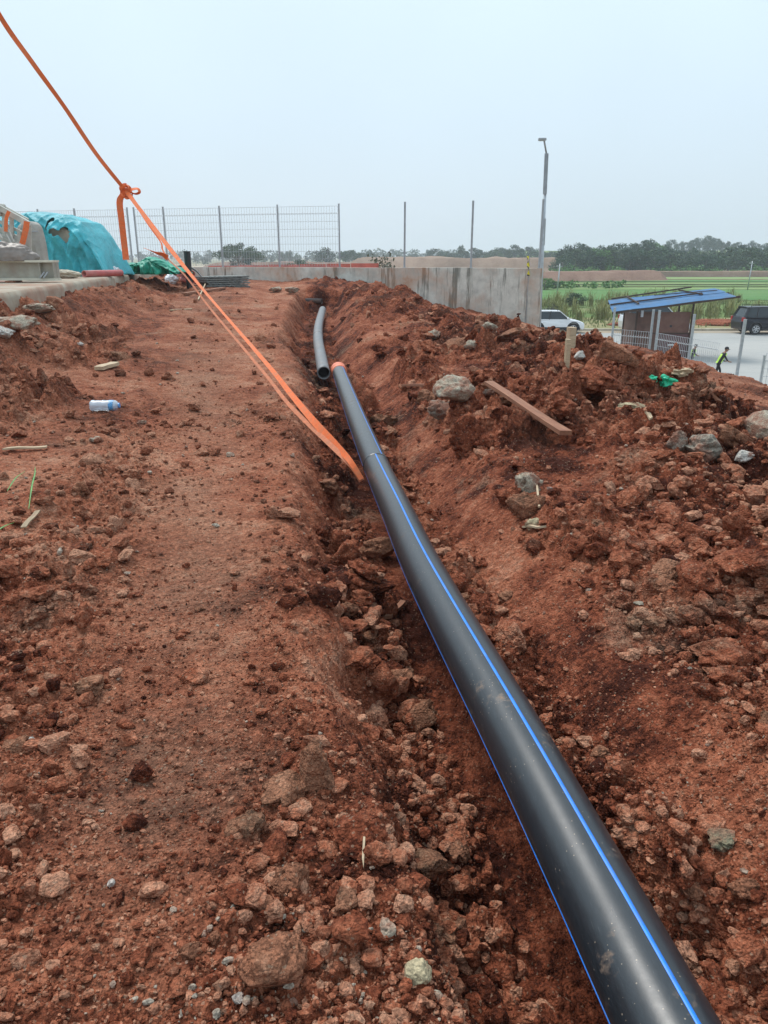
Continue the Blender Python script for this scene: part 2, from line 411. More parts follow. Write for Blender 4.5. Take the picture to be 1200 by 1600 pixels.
# ------------------------------------------------------------------ the worksite ground (trench, strip, spoil ridge, embankment)
def make_site_ground():
    rows = np.concatenate([np.arange(-2.5, .7, .12), np.geomspace(.72, 36.5, 1040)])
    NX = 980
    sN = np.linspace(-1, 1, NX)
    half = np.interp(rows, [-2.5, .7, 36.5], [5.5, 2.6, 19.0])
    cen = np.interp(rows, [-2.5, .7, 36.5], [.5, .4, .8])
    # denser in the middle, long coarse skirt outside
    prof = np.sign(sN) * np.abs(sN) ** 1.0
    X = cen[:, None] + prof[None, :] * half[:, None]
    # outermost columns reach far aside
    ext = np.array([14.0, 9.0, 6.0, 4.0, 2.5, 1.2])
    for i, e in enumerate(ext):
        X[:, i] = X[:, 6] - e * np.interp(rows, [0, 36], [1, .5]); X[:, NX - 1 - i] = X[:, NX - 7] + e * np.interp(rows, [0, 36], [1, .5])
    Y = np.repeat(rows[:, None], NX, 1)
    x = X.ravel(); y = Y.ravel()
    Z = ground_height(x, y)
    s = x - trench_x(y)
    dry = np.exp(-((x + .22 + .22 * y) / (.26 + .04 * y)) ** 2) * sstep(.8, 1.9, y) * .95
    dry = np.maximum(dry, .42 * (s < -.6) * sstep(3.2, 6, y))
    dry = np.maximum(dry, .45 * sstep(3.6, 4.5, x) * sstep(5, 8, y))
    dry = np.maximum(dry, .28 * sstep(.95, 1.2, s) * (x < 4) * (fbm(x * .9, y * .9, 3, 2) > .1))
    dry = dry * np.clip(.75 + .9 * fbm(x * 1.3, y * 1.3, 4, 7), 0, 1.2)
    xr_ = np.interp(y, [0, 4, 10, 12, 15, 20, 26, 30], [2.6, 2.55, 2.35, 2.05, 1.3, .2, -1.2, -2])
    moist = np.exp(-np.abs((x - xr_) / 1.3) ** 3) * (.5 + fbm(x * .8, y * .8, 3, 1)) + .8 * np.exp(-np.abs((s + .22) / .3) ** 3)
    cv = -.42 * np.clip(moist, 0, 1) + .25 * np.exp(-((s + 1.6) / .8) ** 2) * sstep(3, 6, y) + .50 * fbm(x * 1.6, y * 1.6, 4, 2)
    V = np.stack([x, y, Z], 1)
    nr = len(rows); idx = np.arange(nr * NX).reshape(nr, NX)
    F = np.stack([idx[:-1, :-1], idx[:-1, 1:], idx[1:, 1:], idx[1:, :-1]], -1).reshape(-1, 4)
    o = mesh_np("worksite_ground", V, F, M_SOIL, smooth=True, attrs={"dry": dry, "cv": cv})
    tag(o, kind="structure")
make_site_ground()

# ------------------------------------------------------------------ rocks and clods
def ico(sub):
    bm = bmesh.new(); bmesh.ops.create_icosphere(bm, subdivisions=sub, radius=1)
    V = np.array([v.co[:] for v in bm.verts]); F = np.array([[v.index for v in f.verts] for f in bm.faces]); bm.free(); return V, F
ICO = {k: ico(k) for k in (1, 2, 3, 4, 5)}
def rock_shape(sub, seed, rough=.3, cuts=7, flat=.75):
    V, F = ICO[sub]; V = V.copy(); r_ = np.random.default_rng(seed)
    off = Vector(r_.random(3) * 50)
    k = np.empty(len(V))
    for i, v in enumerate(V):
        p = Vector(v)
        k[i] = 1 + rough * 1.2 * mnoise.noise(p * 1.1 + off) + rough * .8 * mnoise.noise(p * 2.6 + off) + rough * .28 * mnoise.noise(p * 6 + off) + ((rough * .20 * mnoise.noise(p * 12 + off) + rough * .12 * mnoise.noise(p * 26 + off)) if sub > 3 else 0)
    V *= k[:, None]
    for c in range(cuts):
        n = r_.normal(size=3); n /= np.linalg.norm(n); d = .62 + .3 * r_.random()
        t = V @ n - d; m = t > 0; V[m] -= np.outer(t[m], n) * .88
    V *= np.array([1 + .35 * (r_.random() - .3), .85 + .3 * r_.random(), flat])
    return V, F
RV = {(sub, i): rock_shape(sub, 100 * sub + i, .42 if sub > 1 else .4, 7 if sub > 1 else 4) for sub in (1, 2, 3) for i in range(10 if sub < 3 else 8)}
def rotm(n, seed):
    r_ = np.random.default_rng(seed); q = r_.normal(size=(n, 4)); q /= np.linalg.norm(q, axis=1)[:, None]
    a, b, c, d = q.T
    return np.stack([1 - 2 * (c * c + d * d), 2 * (b * c - a * d), 2 * (b * d + a * c), 2 * (b * c + a * d), 1 - 2 * (b * b + d * d), 2 * (c * d - a * b), 2 * (b * d - a * c), 2 * (c * d + a * b), 1 - 2 * (b * b + c * c)], 1).reshape(n, 3, 3)
def scatter_mesh(name, pts, sizes, sub, mat, seed, sink=.25):
    n = len(pts); Rm = rotm(n, seed); Vs = []; Fs = []; off = 0; CVS = []
    ks = np.random.default_rng(seed + 1).integers(0, 10 if sub < 3 else 8, n)
    for k in range(10 if sub < 3 else 8):
        sel = np.where(ks == k)[0]
        if not len(sel): continue
        V, F = RV[(sub, k)]
        A = np.einsum('nij,vj->nvi', Rm[sel], V); A[:, :, 2] *= .75; A *= (.7 + .6 * np.random.default_rng(seed + 3 * k).random((len(sel), 1, 3)))
        A = A * sizes[sel][:, None, None] * .5 + pts[sel][:, None, :]
        A[:, :, 2] += (sizes[sel] * (.5 - sink) * .8)[:, None]
        Vs.append(A.reshape(-1, 3)); Fs.append((F[None] + (np.arange(len(sel)) * len(V))[:, None, None] + off).reshape(-1, 3)); off += len(sel) * len(V)
        CVS.append(np.repeat(np.random.default_rng(seed + 7 + k).random(len(sel)), len(V)))
    return np.concatenate(Vs), np.concatenate(Fs), np.concatenate(CVS)
def in_pipe(x, y, pad=0.0):
    return np.abs(x - trench_x(y)) < .125 + pad
def near_plank(x, y):
    a, b = PLK; d = b - a; t = np.clip(((x - a[0]) * d[0] + (y - a[1]) * d[1]) / (d @ d), 0, 1)
    return np.hypot(x - a[0] - t * d[0], y - a[1] - t * d[1]) < .22
PLK = [np.array(ground_px(762, 630)[:2]), np.array(ground_px(882, 702)[:2])]
PLK = [PLK[0] + (0, -.1), PLK[1] + (0, -.1)]
def sample_pts(n, ylo, yhi, seed, power=1.0, minr=.0, margin=1.25):
    """uniform in log-depth fan in front of the standpoint, thinned by rubble"""
    r_ = np.random.default_rng(seed); y = np.exp(r_.uniform(math.log(ylo), math.log(yhi), n * 3))
    x = r_.uniform(-1, 1, n * 3) * (y * .56 + .35) * margin + .05
    rb = rubble(x, y)
    keep = (r_.random(n * 3) < np.clip(rb - minr, 0, 1) ** power) & ~in_pipe(x, y, .03) & (x > slab_x(y) + .15) & (y < wall_y(x) - .3) & (x < 6.6) & ~near_plank(x, y)
    x = x[keep][:n]; y = y[keep][:n]
    return np.stack([x, y, ground_height(x, y)], 1)

def stuff_rocks():
    parts = []
    for (n, lo, hi, s0, s1, sub, seed, pw) in (
            (30000, .95, 3.6, .005, .013, 1, 21, .2), (15000, .95, 8, .012, .028, 1, 22, 1.0),
            (6500, .95, 10, .024, .045, 2, 23, 1.7), (4200, 1.2, 18, .045, .085, 2, 24, 1.7), (1900, 2.6, 24, .085, .15, 3, 25, 1.9), (420, 7.5, 26, .15, .25, 3, 26, 2.2), (5500, 4.0, 24, .015, .042, 1, 27, .55)):
        P = sample_pts(n, lo, hi, seed, pw)
        r_ = np.random.default_rng(seed + 50); sz = s0 + (s1 - s0) * r_.random(len(P)) ** 2
        parts.append(scatter_mesh("x", P, sz, sub, None, seed))
    r_ = np.random.default_rng(91); n_ = 1100; y_ = r_.uniform(.9, 5.5, n_) ; x_ = trench_x(y_) - r_.uniform(.10, .36, n_); q_ = np.stack([x_, y_, ground_height(x_, y_)], 1)
    parts.append(scatter_mesh("x", q_, .015 + .055 * r_.random(n_) ** 2, 2, None, 92, .3))
    off = 0; Vs = []; Fs = []; Cs = []
    for V, F, C_ in parts: Vs.append(V); Fs.append(F + off); off += len(V); Cs.append(C_)
    Va = np.concatenate(Vs); sa = Va[:, 0] - trench_x(Va[:, 1]); da = (.55 * (sa < -.6) * sstep(2.5, 5, Va[:, 1])).astype(np.float32)
    o = mesh_np("soil_crumbs", Va, np.concatenate(Fs), M_SOIL, smooth=False, attrs={"cv": np.concatenate(Cs) - .33, "dry": da})
    tag(o, "loose crumbs of red soil strewn over the trench banks", "soil crumbs", kind="stuff")
    parts = []
    for (n, lo, hi, s0, s1, sub, seed) in ((420, .95, 5, .005, .010, 1, 31), (300, .95, 9, .009, .019, 2, 32), (200, 3, 20, .02, .045, 2, 33)):
        P = sample_pts(n, lo, hi, seed, .35)
        sz = s0 + (s1 - s0) * np.random.default_rng(seed).random(len(P)) ** 2
        parts.append(scatter_mesh("x", P, sz, sub, None, seed, .15))
    # gravel patch at the lower left of the trench shoulder
    r_ = np.random.default_rng(5)
    c = np.array([ground_px(430, 1545)[:2]]); q = c + r_.normal(size=(150, 2)) * np.array([.16, .10])
    P = np.concatenate([q, ground_height(q[:, 0], q[:, 1])[:, None]], 1)
    parts.append(scatter_mesh("x", P, .006 + .016 * r_.random(len(P)) ** 2.5, 2, None, 77, .15))
    off = 0; Vs = []; Fs = []; Cs = []
    for V, F, C_ in parts: Vs.append(V); Fs.append(F + off); off += len(V); Cs.append(C_)
    o = mesh_np("gravel", np.concatenate(Vs), np.concatenate(Fs), M_PEB, smooth=False)
    tag(o, "pale pebbles and grit scattered over the red soil", "gravel", kind="stuff")
stuff_rocks()

CLOD_ME = []
for i in range(14):
    V, F = rock_shape(4, 900 + i, .55, 6, .75)
    me = bpy.data.meshes.new("soil_clod"); me.from_pydata(V.tolist(), [], F.tolist()); me.materials.append(M_SOIL if i % 3 else M_SOILT)
    me.polygons.foreach_set("use_smooth", [True] * len(me.polygons)); CLOD_ME.append(me)
def clod_obj(p, d, seed, label, group, name="soil_clod", cat="soil clod", sink=.2):
    r_ = random.Random(seed)
    o = bpy.data.objects.new(name, CLOD_ME[3 * (seed % 5) if "strip" in group else seed % 14]); COL.objects.link(o)
    o.location = (p[0], p[1], p[2] + d * (.36 - sink)); s_ = d / 2
    o.scale = (s_ * r_.uniform(.85, 1.2), s_ * r_.uniform(.85, 1.15), s_ * r_.uniform(.7, 1.0))
    o.rotation_euler = (r_.uniform(-.5, .5), r_.uniform(-.5, .5), r_.uniform(0, 6.28))
    return tag(o, label, cat, group)
def many_clods():
    P = np.concatenate([sample_pts(700, 1.2, 4.0, 41, 2.2, .12)[:120], sample_pts(900, 3.2, 15, 42, 2.2, .25)[:175]])
    r_ = random.Random(3); k = 0
    for p in P:
        s = p[0] - float(trench_x(p[1]))
        if k >= 290: break
        d = (.05 + .07 * r_.random() ** 2) * (1 + .14 * min(p[1], 9)) * (1.5 if r_.random() < .15 else 1)
        if p[1] < 2.2: d *= .8
        if s < -1.8 and p[0] < -2.5: g = ("lump of red soil on the rough bank below the concrete slab", "soil lumps on the bank below the slab")
        elif s < -.5: g = ("lump of red soil on the trodden strip left of the trench", "soil lumps on the trodden strip")
        elif s < .5: g = ("lump of damp red soil down in the trench beside the black pipe", "soil lumps in the trench")
        else: g = ("lump of red soil on the spoil ridge right of the black pipe", "soil lumps on the spoil ridge")
        clod_obj(p, d, 1000 + k, *g); k += 1
many_clods()

def boulder(u, v, dpx, mat, label, name="stone", cat="stone", flat=.75, seed=1, asp=1.0, rz=0.0, cuts=7, rough=.34, sink=.30, tilt=(0, 0), sub=5):
    p = ground_px(u, v + dpx * .25)
    zc = p.y * cP + (CH - p.z) * sP; d = dpx * zc / FPX
    V, F = rock_shape(sub, seed, rough, cuts, flat); V = V * (d / 2) / max(np.abs(V[:, 0]).max(), 1e-6)
    V[:, 0] *= asp
    o = mesh_np(name, V, F, mat, smooth=True)
    o.location = (p.x, p.y, p.z + d * flat * .5 * (.62 - sink)); o.rotation_euler = (tilt[0], tilt[1], rz)
    return tag(o, label, cat)
boulder(428, 1492, 118, M_STONE_R, "biggest soil-crusted boulder at the lower left of the trench", "boulder", "boulder", .85, 11, 1.0, .5, 6, .3)
boulder(458, 1368, 66, M_STONE_R, "pinkish crusted rock just above the biggest boulder", "rock", "rock", .95, 12, 1, 1.0, 8, .35)
boulder(418, 1412, 34, M_STONE_R, "small upright rock between the big boulder and the pinkish rock", "rock", "rock", 1.2, 13, 1, .2)
boulder(650, 1512, 54, M_STONE_Y, "yellowish lichen-coloured stone near the bottom beside the trench shoulder", "stone", "stone", .9, 14, 1.0, 1.2, 7, .25)
boulder(604, 1455, 30, M_STONE_P, "small pale angular stone just above the yellowish stone", seed=15, flat=.7, cuts=9)
boulder(683, 1553, 28, M_STONE_P, "pale flat stone touching the lower end of the yellowish stone", seed=16, flat=.5)
boulder(298, 1480, 46, M_STONE_R, "rounded tan rock left of the biggest boulder", "rock", "rock", .7, 17, 1.1, .4)
boulder(337, 1465, 32, M_STONE_R, "narrow reddish rock leaning against the biggest boulder", "rock", "rock", 1.2, 18, .8, 1.1)
boulder(372, 1560, 20, M_QUARTZ, "white pebble below the biggest boulder", "pebble", "pebble", .7, 19)
boulder(47, 1160, 20, M_QUARTZ, "bright white stone at the far left edge of the trodden strip", seed=20)
boulder(175, 1381, 15, M_QUARTZ, "lone white pebble in the lower left red grit", "pebble", "pebble", .8, 21)
boulder(710, 611, 66, M_STONE_P, "largest pale rounded boulder on the heap above the fallen plank", "boulder", "boulder", .72, 22, 1.0, .2, 5, .2, -.12)
boulder(762, 612, 26, M_STONE_G, "small dark-edged stone right of the largest pale boulder", seed=23)
boulder(690, 640, 48, M_STONE_G, "brown stone tucked under the largest pale boulder", "rock", "rock", .7, 24)
boulder(728, 690, 50, M_SOIL, "dark angular clod of soil left of the fallen plank", "soil_clod", "soil clod", 1.1, 25, 1, .8, 8, .35, .0)
boulder(826, 750, 56, M_STONE_P, "pale-faced lump of broken concrete in the middle of the heap", "concrete_chunk", "concrete chunk", .8, 26, .9, .2, 9, .5)
boulder(826, 786, 76, M_SOILT, "grey-brown lump of crumbling mortar under the pale-faced lump", "mortar_lump", "mortar lump", .9, 27, .8, 1.2, 7, .55)
boulder(795, 770, 46, M_SOIL, "dark soil lump left of the pale-faced concrete lump", "soil_clod", "soil clod", .8, 127, 1, .2, 7, .5)
boulder(835, 815, 34, M_STONE_Y, "ochre lump at the foot of the crumbling mortar", "stone", "stone", .8, 128, 1, .2, 7, .4)
boulder(858, 762, 12, M_QUARTZ, "white pebble beside the pale-faced concrete lump", "pebble", "pebble", .8, 28)
boulder(1021, 971, 44, M_STONE_R, "smooth orange-tan rock at the right of the spoil slope", "rock", "rock", .8, 29, 1, .3)
boulder(1038, 910, 48, M_STONE_R, "blocky tan rock above the orange-tan rock", "rock", "rock", .8, 30, 1, 1.3)
boulder(1050, 885, 32, M_STONE_P, "pale stone behind the blocky tan rock", seed=31)
boulder(998, 941, 22, M_STONE_P, "flat white chip of stone between two tan rocks on the slope", seed=32, flat=.35)
boulder(1110, 910, 26, M_STONE_Y, "yellow-white crumbly stone on the right of the heap", seed=33)
boulder(750, 936, 26, M_STONE_R, "small tan rock at the foot of the slope beside the pipe", "rock", "rock", .9, 34)
boulder(790, 930, 30, M_SOILT, "pale soil lump beside the small tan rock near the pipe", "soil_clod", "soil clod", .8, 35)
boulder(692, 1187, 26, M_STONE_R, "pinkish rock low in the trench left of the pipe", "rock", "rock", .9, 36)
boulder(1196, 668, 52, M_STONE_P, "large cream rock cut by the right edge of the picture", "boulder", "boulder", .8, 37, 1.1, .2, 8, .2, .0)
boulder(1100, 692, 62, M_STONE_G, "grey concrete rubble lump below the cream rock", "concrete_chunk", "concrete chunk", .7, 38, 1.1, .5, 7, .38)
boulder(1060, 690, 44, M_STONE_G, "upright grey concrete rubble lump left of the other grey lump", "concrete_chunk", "concrete chunk", 1.1, 39, .8, .5, 7, .38)
boulder(1162, 715, 34, M_QUARTZ, "white concrete rubble lump at the right end of the grey rubble", "concrete_chunk", "concrete chunk", .7, 40, 1.1)
boulder(985, 632, 40, M_STONE_Y, "long mossy tan stone left of the green plastic", seed=41, flat=.6, asp=1.2, rz=.6)
boulder(765, 515, 26, M_STONE_P, "pale stone on top of the heap in front of the concrete wall", seed=42, sink=-.1)
boulder(738, 541, 30, M_STONE_P, "pale grey stone in the heap below the wall", seed=43)
boulder(680, 520, 24, M_STONE_P, "pale chip of concrete on the heap left of the wall foot", "concrete_chunk", "concrete chunk", .6, 44)
boulder(905, 555, 20, M_QUARTZ, "white stone beside the upright wooden stake", seed=45)
boulder(1162, 1385, 52, M_STONE_R, "rounded tan rock low on the right edge below the mossy clod", "rock", "rock", .8, 46)
boulder(1075, 1380, 44, M_STONE_R, "dull reddish rock left of the rounded tan rock near the pipe", "rock", "rock", .6, 47, 1.1)
boulder(1128, 1302, 58, M_MOSS, "grey-green clod of dead turf right of the black pipe", "turf_clod", "turf clod", .5, 48, 1.0, .85, 5, .35, .05)
boulder(545, 950, 34, M_SOILT, "rounded soil lump on the left trench shoulder", "soil_clod", "soil clod", .8, 49)
boulder(490, 1205, 80, M_SOILT, "big upright block of soil breaking off the left trench shoulder", "soil_clod", "soil clod", 1.2, 50, .8, .3, 7, .35)
boulder(560, 1290, 86, M_SOIL, "big dark block of soil overhanging the trench on the left", "soil_clod", "soil clod", .8, 51, 1.0, .3, 7, .38)
boulder(590, 858, 56, M_SOILT, "angular slab of soil leaning against the pipe", "soil_clod", "soil clod", .8, 52, 1.1, .4, 10, .25, .0)
boulder(525, 845, 44, M_SOIL, "rounded clod of soil left of the slab leaning on the pipe", "soil_clod", "soil clod", .9, 53)
boulder(157, 868, 50, M_SOIL, "cracked clod of soil at the rut edge on the left", "soil_clod", "soil clod", .6, 54, 1.1)
boulder(60, 920, 66, M_SOIL, "broad low clod of soil at the left picture edge", "soil_clod", "soil clod", .5, 55, 1.2)
boulder(1130, 1010, 100, M_SOIL, "long broken ledge of soil on the right slope", "soil_clod", "soil clod", .45, 56, 1.1, -.3, 6, .38)
boulder(1165, 870, 90, M_SOIL, "broad dark clod of soil at the right edge of the heap", "soil_clod", "soil clod", .6, 57, 1.0, .3, 6, .4)
boulder(975, 870, 60, M_SOIL, "rough clod of soil above the smooth scraped slope", "soil_clod", "soil clod", .7, 58, 1.0, .3, 6, .4)
boulder(1180, 1010, 70, M_SOIL, "heavy clod of soil at the right edge under the dark clod", "soil_clod", "soil clod", .7, 59, 1.0, 1.3, 6, .4)
boulder(925, 600, 90, M_SOIL, "heaped clod of soil on the ridge by the stake", "soil_clod", "soil clod", .6, 60, 1.0, .3, 5, .4, -.1)
boulder(875, 640, 70, M_SOIL, "crumbly clod of soil behind the fallen plank", "soil_clod", "soil clod", .7, 61, 1.0, 1.3, 5, .4, -.1)
boulder(20, 492, 70, M_STONE_P, "long slab of broken pale concrete below the slab edge at the left", "concrete_chunk", "concrete chunk", .35, 62, 1.2, .4, 8, .3)
boulder(66, 484, 44, M_STONE_P, "knobbly piece of broken pale concrete below the slab edge", "concrete_chunk", "concrete chunk", .45, 63, 1.2, .1, 8, .35)
boulder(4, 515, 36, M_QUARTZ, "whitest piece of broken concrete at the left picture edge", "concrete_chunk", "concrete chunk", .6, 64, 1.0, .1, 8, .3)
boulder(222, 658, 16, M_STONE_P, "small pale stone right of the plastic bottle", seed=65, flat=.6)
boulder(150, 685, 22, M_STONE_P, "pale crooked stone below the plastic bottle", seed=66, flat=.5)
boulder(126, 537, 12, M_QUARTZ, "small white stone on the dark soil below the slab", seed=67)
boulder(360, 710, 14, M_STONE_P, "small squarish pale stone on the trodden strip", seed=68)
boulder(312, 948, 20, M_STONE_R, "small tan stone sunk in the dry crust of the strip", seed=69, flat=.5)

# ------------------------------------------------------------------ pipes
def pipe_mat():
    m, t, b = newmat("black_plastic_pipe")
    p = pos_node(t); n = noise_(t, p, 6.5, 5, .68); n2 = noise_(t, p, 40, 5, .7); n3 = noise_(t, pos_node(t, False, (6, 1, 6)), 22, 5, .7)
    geo = t.nodes.new("ShaderNodeNewGeometry"); sep = t.nodes.new("ShaderNodeSeparateXYZ"); t.links.new(geo.outputs["Position"], sep.inputs[0])
    base = ramp_node(t, n3, [(.3, (.010, .014, .018)), (.75, (.020, .026, .033))]).outputs[0]
    # dust film, strengthened at the far length as painted sky sheen; mud splashes
    far = t.nodes.new("ShaderNodeMapRange"); t.links.new(sep.outputs["Y"], far.inputs[0]); far.inputs[1].default_value = 4; far.inputs[2].default_value = 11; far.inputs[3].default_value = .0; far.inputs[4].default_value = .22
    c = mixc(t, math_(t, 'MULTIPLY', far.outputs[0], ramp_node(t, n3, [(.3, (.4,) * 3), (.7, (1,) * 3)]).outputs[0]), base, (.33, .31, .28))
    mud = math_(t, 'MULTIPLY', ramp_node(t, n, [(.60, (0, 0, 0)), (.68, (1, 1, 1))]).outputs[0], ramp_node(t, n2, [(.42, (0, 0, 0)), (.62, (1, 1, 1))]).outputs[0])
    c = mixc(t, math_(t, 'MULTIPLY', mud, .62), c, (.31, .20, .13))
    spk = math_(t, 'MULTIPLY', math_(t, 'LESS_THAN', vor_(t, p, 60), .11), math_(t, 'GREATER_THAN', n, .5))
    c = mixc(t, math_(t, 'MULTIPLY', spk, .6), c, (.38, .30, .22))
    # fine lengthwise scratches
    scr = noise_(t, pos_node(t, False, (60, 1.2, 60)), 6, 3, .7)
    c = mixc(t, ramp_node(t, scr, [(.66, (0, 0, 0)), (.71, (.4,) * 3)]).outputs[0], c, (.13, .135, .14))
    t.links.new(c, b.inputs["Base Color"])
    r = math_(t, 'ADD', .27, math_(t, 'ADD', math_(t, 'MULTIPLY', n2, .16), math_(t, 'MULTIPLY', mud, .4)))
    t.links.new(r, b.inputs["Roughness"]); bump_(t, b, n2, .12, .002)
    b.inputs["Specular IOR Level"].default_value = .7
    return m
M_PIPE = pipe_mat()
M_BLUE = simple("blue_stripe_plastic", (.02, .22, .80), .38, var=.15, sc=20, dirt=(.3, .24, .2), dirt_amt=.3, obj=False)
M_HOLE = simple("bore_shade_black", (.008, .008, .009), .6)
def catmull(pts, n=12):
    pts = [Vector(p) for p in pts]; o = []
    P = [pts[0] * 2 - pts[1]] + pts + [pts[-1] * 2 - pts[-2]]
    for i in range(1, len(P) - 2):
        for k in range(n):
            t = k / n; a, b, c, d = P[i - 1], P[i], P[i + 1], P[i + 2]
            o.append(.5 * ((2 * b) + (c - a) * t + (2 * a - 5 * b + 4 * c - d) * t * t + (3 * b - a - 3 * c + d) * t ** 3))
    o.append(pts[-1]); return o
def frames(path):
    fr = []
    for i, p in enumerate(path):
        d = (path[min(i + 1, len(path) - 1)] - path[max(i - 1, 0)]).normalized()
        r = d.cross(Vector((0, 0, 1))).normalized(); u = r.cross(d).normalized(); fr.append((p, d, r, u))
    return fr
def hollow(mb, path, ro, ri, n=56, start=True, end=True):
    fr = frames(path); L = len(fr)
    ring = [(math.cos(2 * math.pi * k / n), math.sin(2 * math.pi * k / n)) for k in range(n)]
    vs = []
    for rr in (ro, ri):
        for (p, d, r, u) in fr: vs += [p + (r * c + u * s) * rr for c, s in ring]
    fs = []
    for i in range(L - 1):
        for k in range(n):
            k2 = (k + 1) % n; a = i * n; b = (L + i) * n
            fs.append((a + k, a + k2, a + n + k2, a + n + k)); fs.append((b + k, b + n + k, b + n + k2, b + k2))
    for i in (0, L - 1):
        for k in range(n):
            k2 = (k + 1) % n; fs.append((i * n + k, i * n + k2, (L + i) * n + k2, (L + i) * n + k))
    mb.add(vs, fs)
def stripe(mb, path, rad, angs, wdt=.012):
    fr = frames(path); L = len(fr)
    for ai, ang in enumerate(angs):
        vs = []; hw = wdt / rad / 2
        for i, (p, d, r, u) in enumerate(fr):
            a0 = ang(i / (L - 1)) if callable(ang) else ang
            for rr, da in ((rad - .002, -hw), (rad + .0009, -hw * .92), (rad + .0012, 0), (rad + .0009, hw * .92), (rad - .002, hw)):
                a = a0 + da; vs.append(p + (r * math.sin(a) + u * math.cos(a)) * rr)
        fs = [(i * 5 + k, i * 5 + k + 1, (i + 1) * 5 + k + 1, (i + 1) * 5 + k) for i in range(L - 1) for k in range(4)]
        mb.add(vs, fs)
PR = .104
path1 = catmull(P1W, 14)
joint = atZ(588, 728, -.12)
root = empty("black_pipe", path1[0], 0, "long black plastic pipe with blue stripes lying in the trench", "pipe"); root.location = (0, 0, 0)
mb = MB(); hollow(mb, path1, PR, PR - .016); mb.build("pipe_wall", M_PIPE, root, smooth=True)
ja = min(range(len(path1)), key=lambda i: (path1[i] - joint).length)
near_ = path1[:ja + 1]; far_ = path1[ja:]
for a0, a1 in ((14, -4), (-98, -112), (95, 84), (180, 176)):
    mb = MB(); stripe(mb, near_, PR, [lambda f, a0=a0, a1=a1: R(a0 + (a1 - a0) * f)]); mb.build("blue_stripe", M_BLUE, root, smooth=True)
for a0 in (28, -102, 118):
    mb = MB(); stripe(mb, far_, PR, [R(a0)], .009); mb.build("blue_stripe", M_BLUE, root, smooth=True)
fr = frames(path1)[ja]; mb = MB(); mb.tube([fr[0] + fr[1] * x for x in (-.012, -.004, .004, .012)], [PR + .001, PR + .006, PR + .006, PR + .001], 48, False); mb.build("weld_bead", M_PIPE, root, smooth=True)
M_ORTAPE = simple("orange_wrap", (.75, .17, .075), .5, var=.2, sc=12, dirt=(.5, .35, .25), dirt_amt=.4)
fe = frames(path1)[-1]; mb = MB()
mb.tube([fe[0] - fe[1] * .30, fe[0] - fe[1] * .27, fe[0] - fe[1] * .15, fe[0] - fe[1] * .14, fe[0] - fe[1] * .12, fe[0] + fe[1] * .03, fe[0] + fe[1] * .05], [PR + .003, PR + .012, PR + .012, PR + .005, PR + .016, PR + .018, PR + .004], 40)
mb.build("end_cap", M_ORTAPE, root, smooth=True)
M_GPIPE = simple("dusty_grey_pipe", (.155, .162, .168), .48, var=.25, sc=9, dirt=(.26, .17, .12), dirt_amt=.45, obj=False)
root2 = empty("grey_pipe", (0, 0, 0), 0, "dusty grey-looking curved pipe with open black end beyond the orange cap", "pipe")
path2 = catmull(P2W, 10); mb = MB(); hollow(mb, path2, .100, .086, 48); mb.build("pipe_wall", M_GPIPE, root2, smooth=True)
fr2 = frames(path2); mb = MB(); mb.tube([fr2[1][0], fr2[3][0]], .0855, 32); mb.build("bore_shade", M_HOLE, root2)  # black plug added as painted shade inside the open bore
fj = frames(path2)[22]; mb = MB(); mb.tube([fj[0] + fj[1] * x for x in (-.02, -.006, .006, .02)], [.101, .109, .109, .101], 40, False); mb.build("weld_bead", M_GPIPE, root2, smooth=True)
a = atY(425, 463, 24.6); b = atY(503, 471, 24.1); a.z = b.z + .03
mb = MB(); hollow(mb, [a, (a + b) / 2, b], .085, .07, 28); o = mb.build("cross_pipe", simple("rusty_dark_pipe", (.055, .04, .035), .55, dirt=(.2, .09, .05), dirt_amt=.5), smooth=True)
tag(o, "short dark pipe lying across the far end of the trench", "pipe")

# ------------------------------------------------------------------ orange lashing strap
M_STRAP = simple("orange_webbing", (.84, .17, .042), .7, var=.12, sc=30, bump=.001, dirt=(.50, .24, .13), dirt_amt=.6, obj=False)
def ribbon(mb, pts, width, twist=None, thick=.004, curl=.0, n=8):
    path = catmull(pts, n); L = len(path); tw = twist or (lambda f: 0)
    vs = []; prevx = None
    for i, p in enumerate(path):
        d = (path[min(i + 1, L - 1)] - path[max(i - 1, 0)]).normalized()
        view = Vector((.08, -1, .1)).normalized()
        x = d.cross(view).normalized(); y = x.cross(d).normalized()
        f = i / (L - 1); a = tw(f); w_ = width(f) if callable(width) else width
        X = x * math.cos(a) + y * math.sin(a); Yv = d.cross(X)
        for sx_, sy_ in ((-1, -1), (0, -1 - curl), (1, -1), (1, 1), (0, 1 - curl), (-1, 1)):
            vs.append(p + X * (w_ / 2 * sx_) + Yv * (thick / 2 * sy_))
    fs = [(i * 6 + k, i * 6 + (k + 1) % 6, (i + 1) * 6 + (k + 1) % 6, (i + 1) * 6 + k) for i in range(L - 1) for k in range(6)]
    fs += [tuple(range(6))[::-1], tuple((L - 1) * 6 + k for k in range(6))]
    mb.add(vs, fs); return path
KY = 11.0
knot = atY(197, 299, KY)
anchor = atY(546, 719, 5.75); anchor_in = anchor + Vector((.10, -.10, -.13))
wv_ = None
rs = empty("lashing_strap", anchor, 0, "orange webbing strap knotted in mid air and pulled down beside the pipe", "strap"); rs.location = (0, 0, 0)
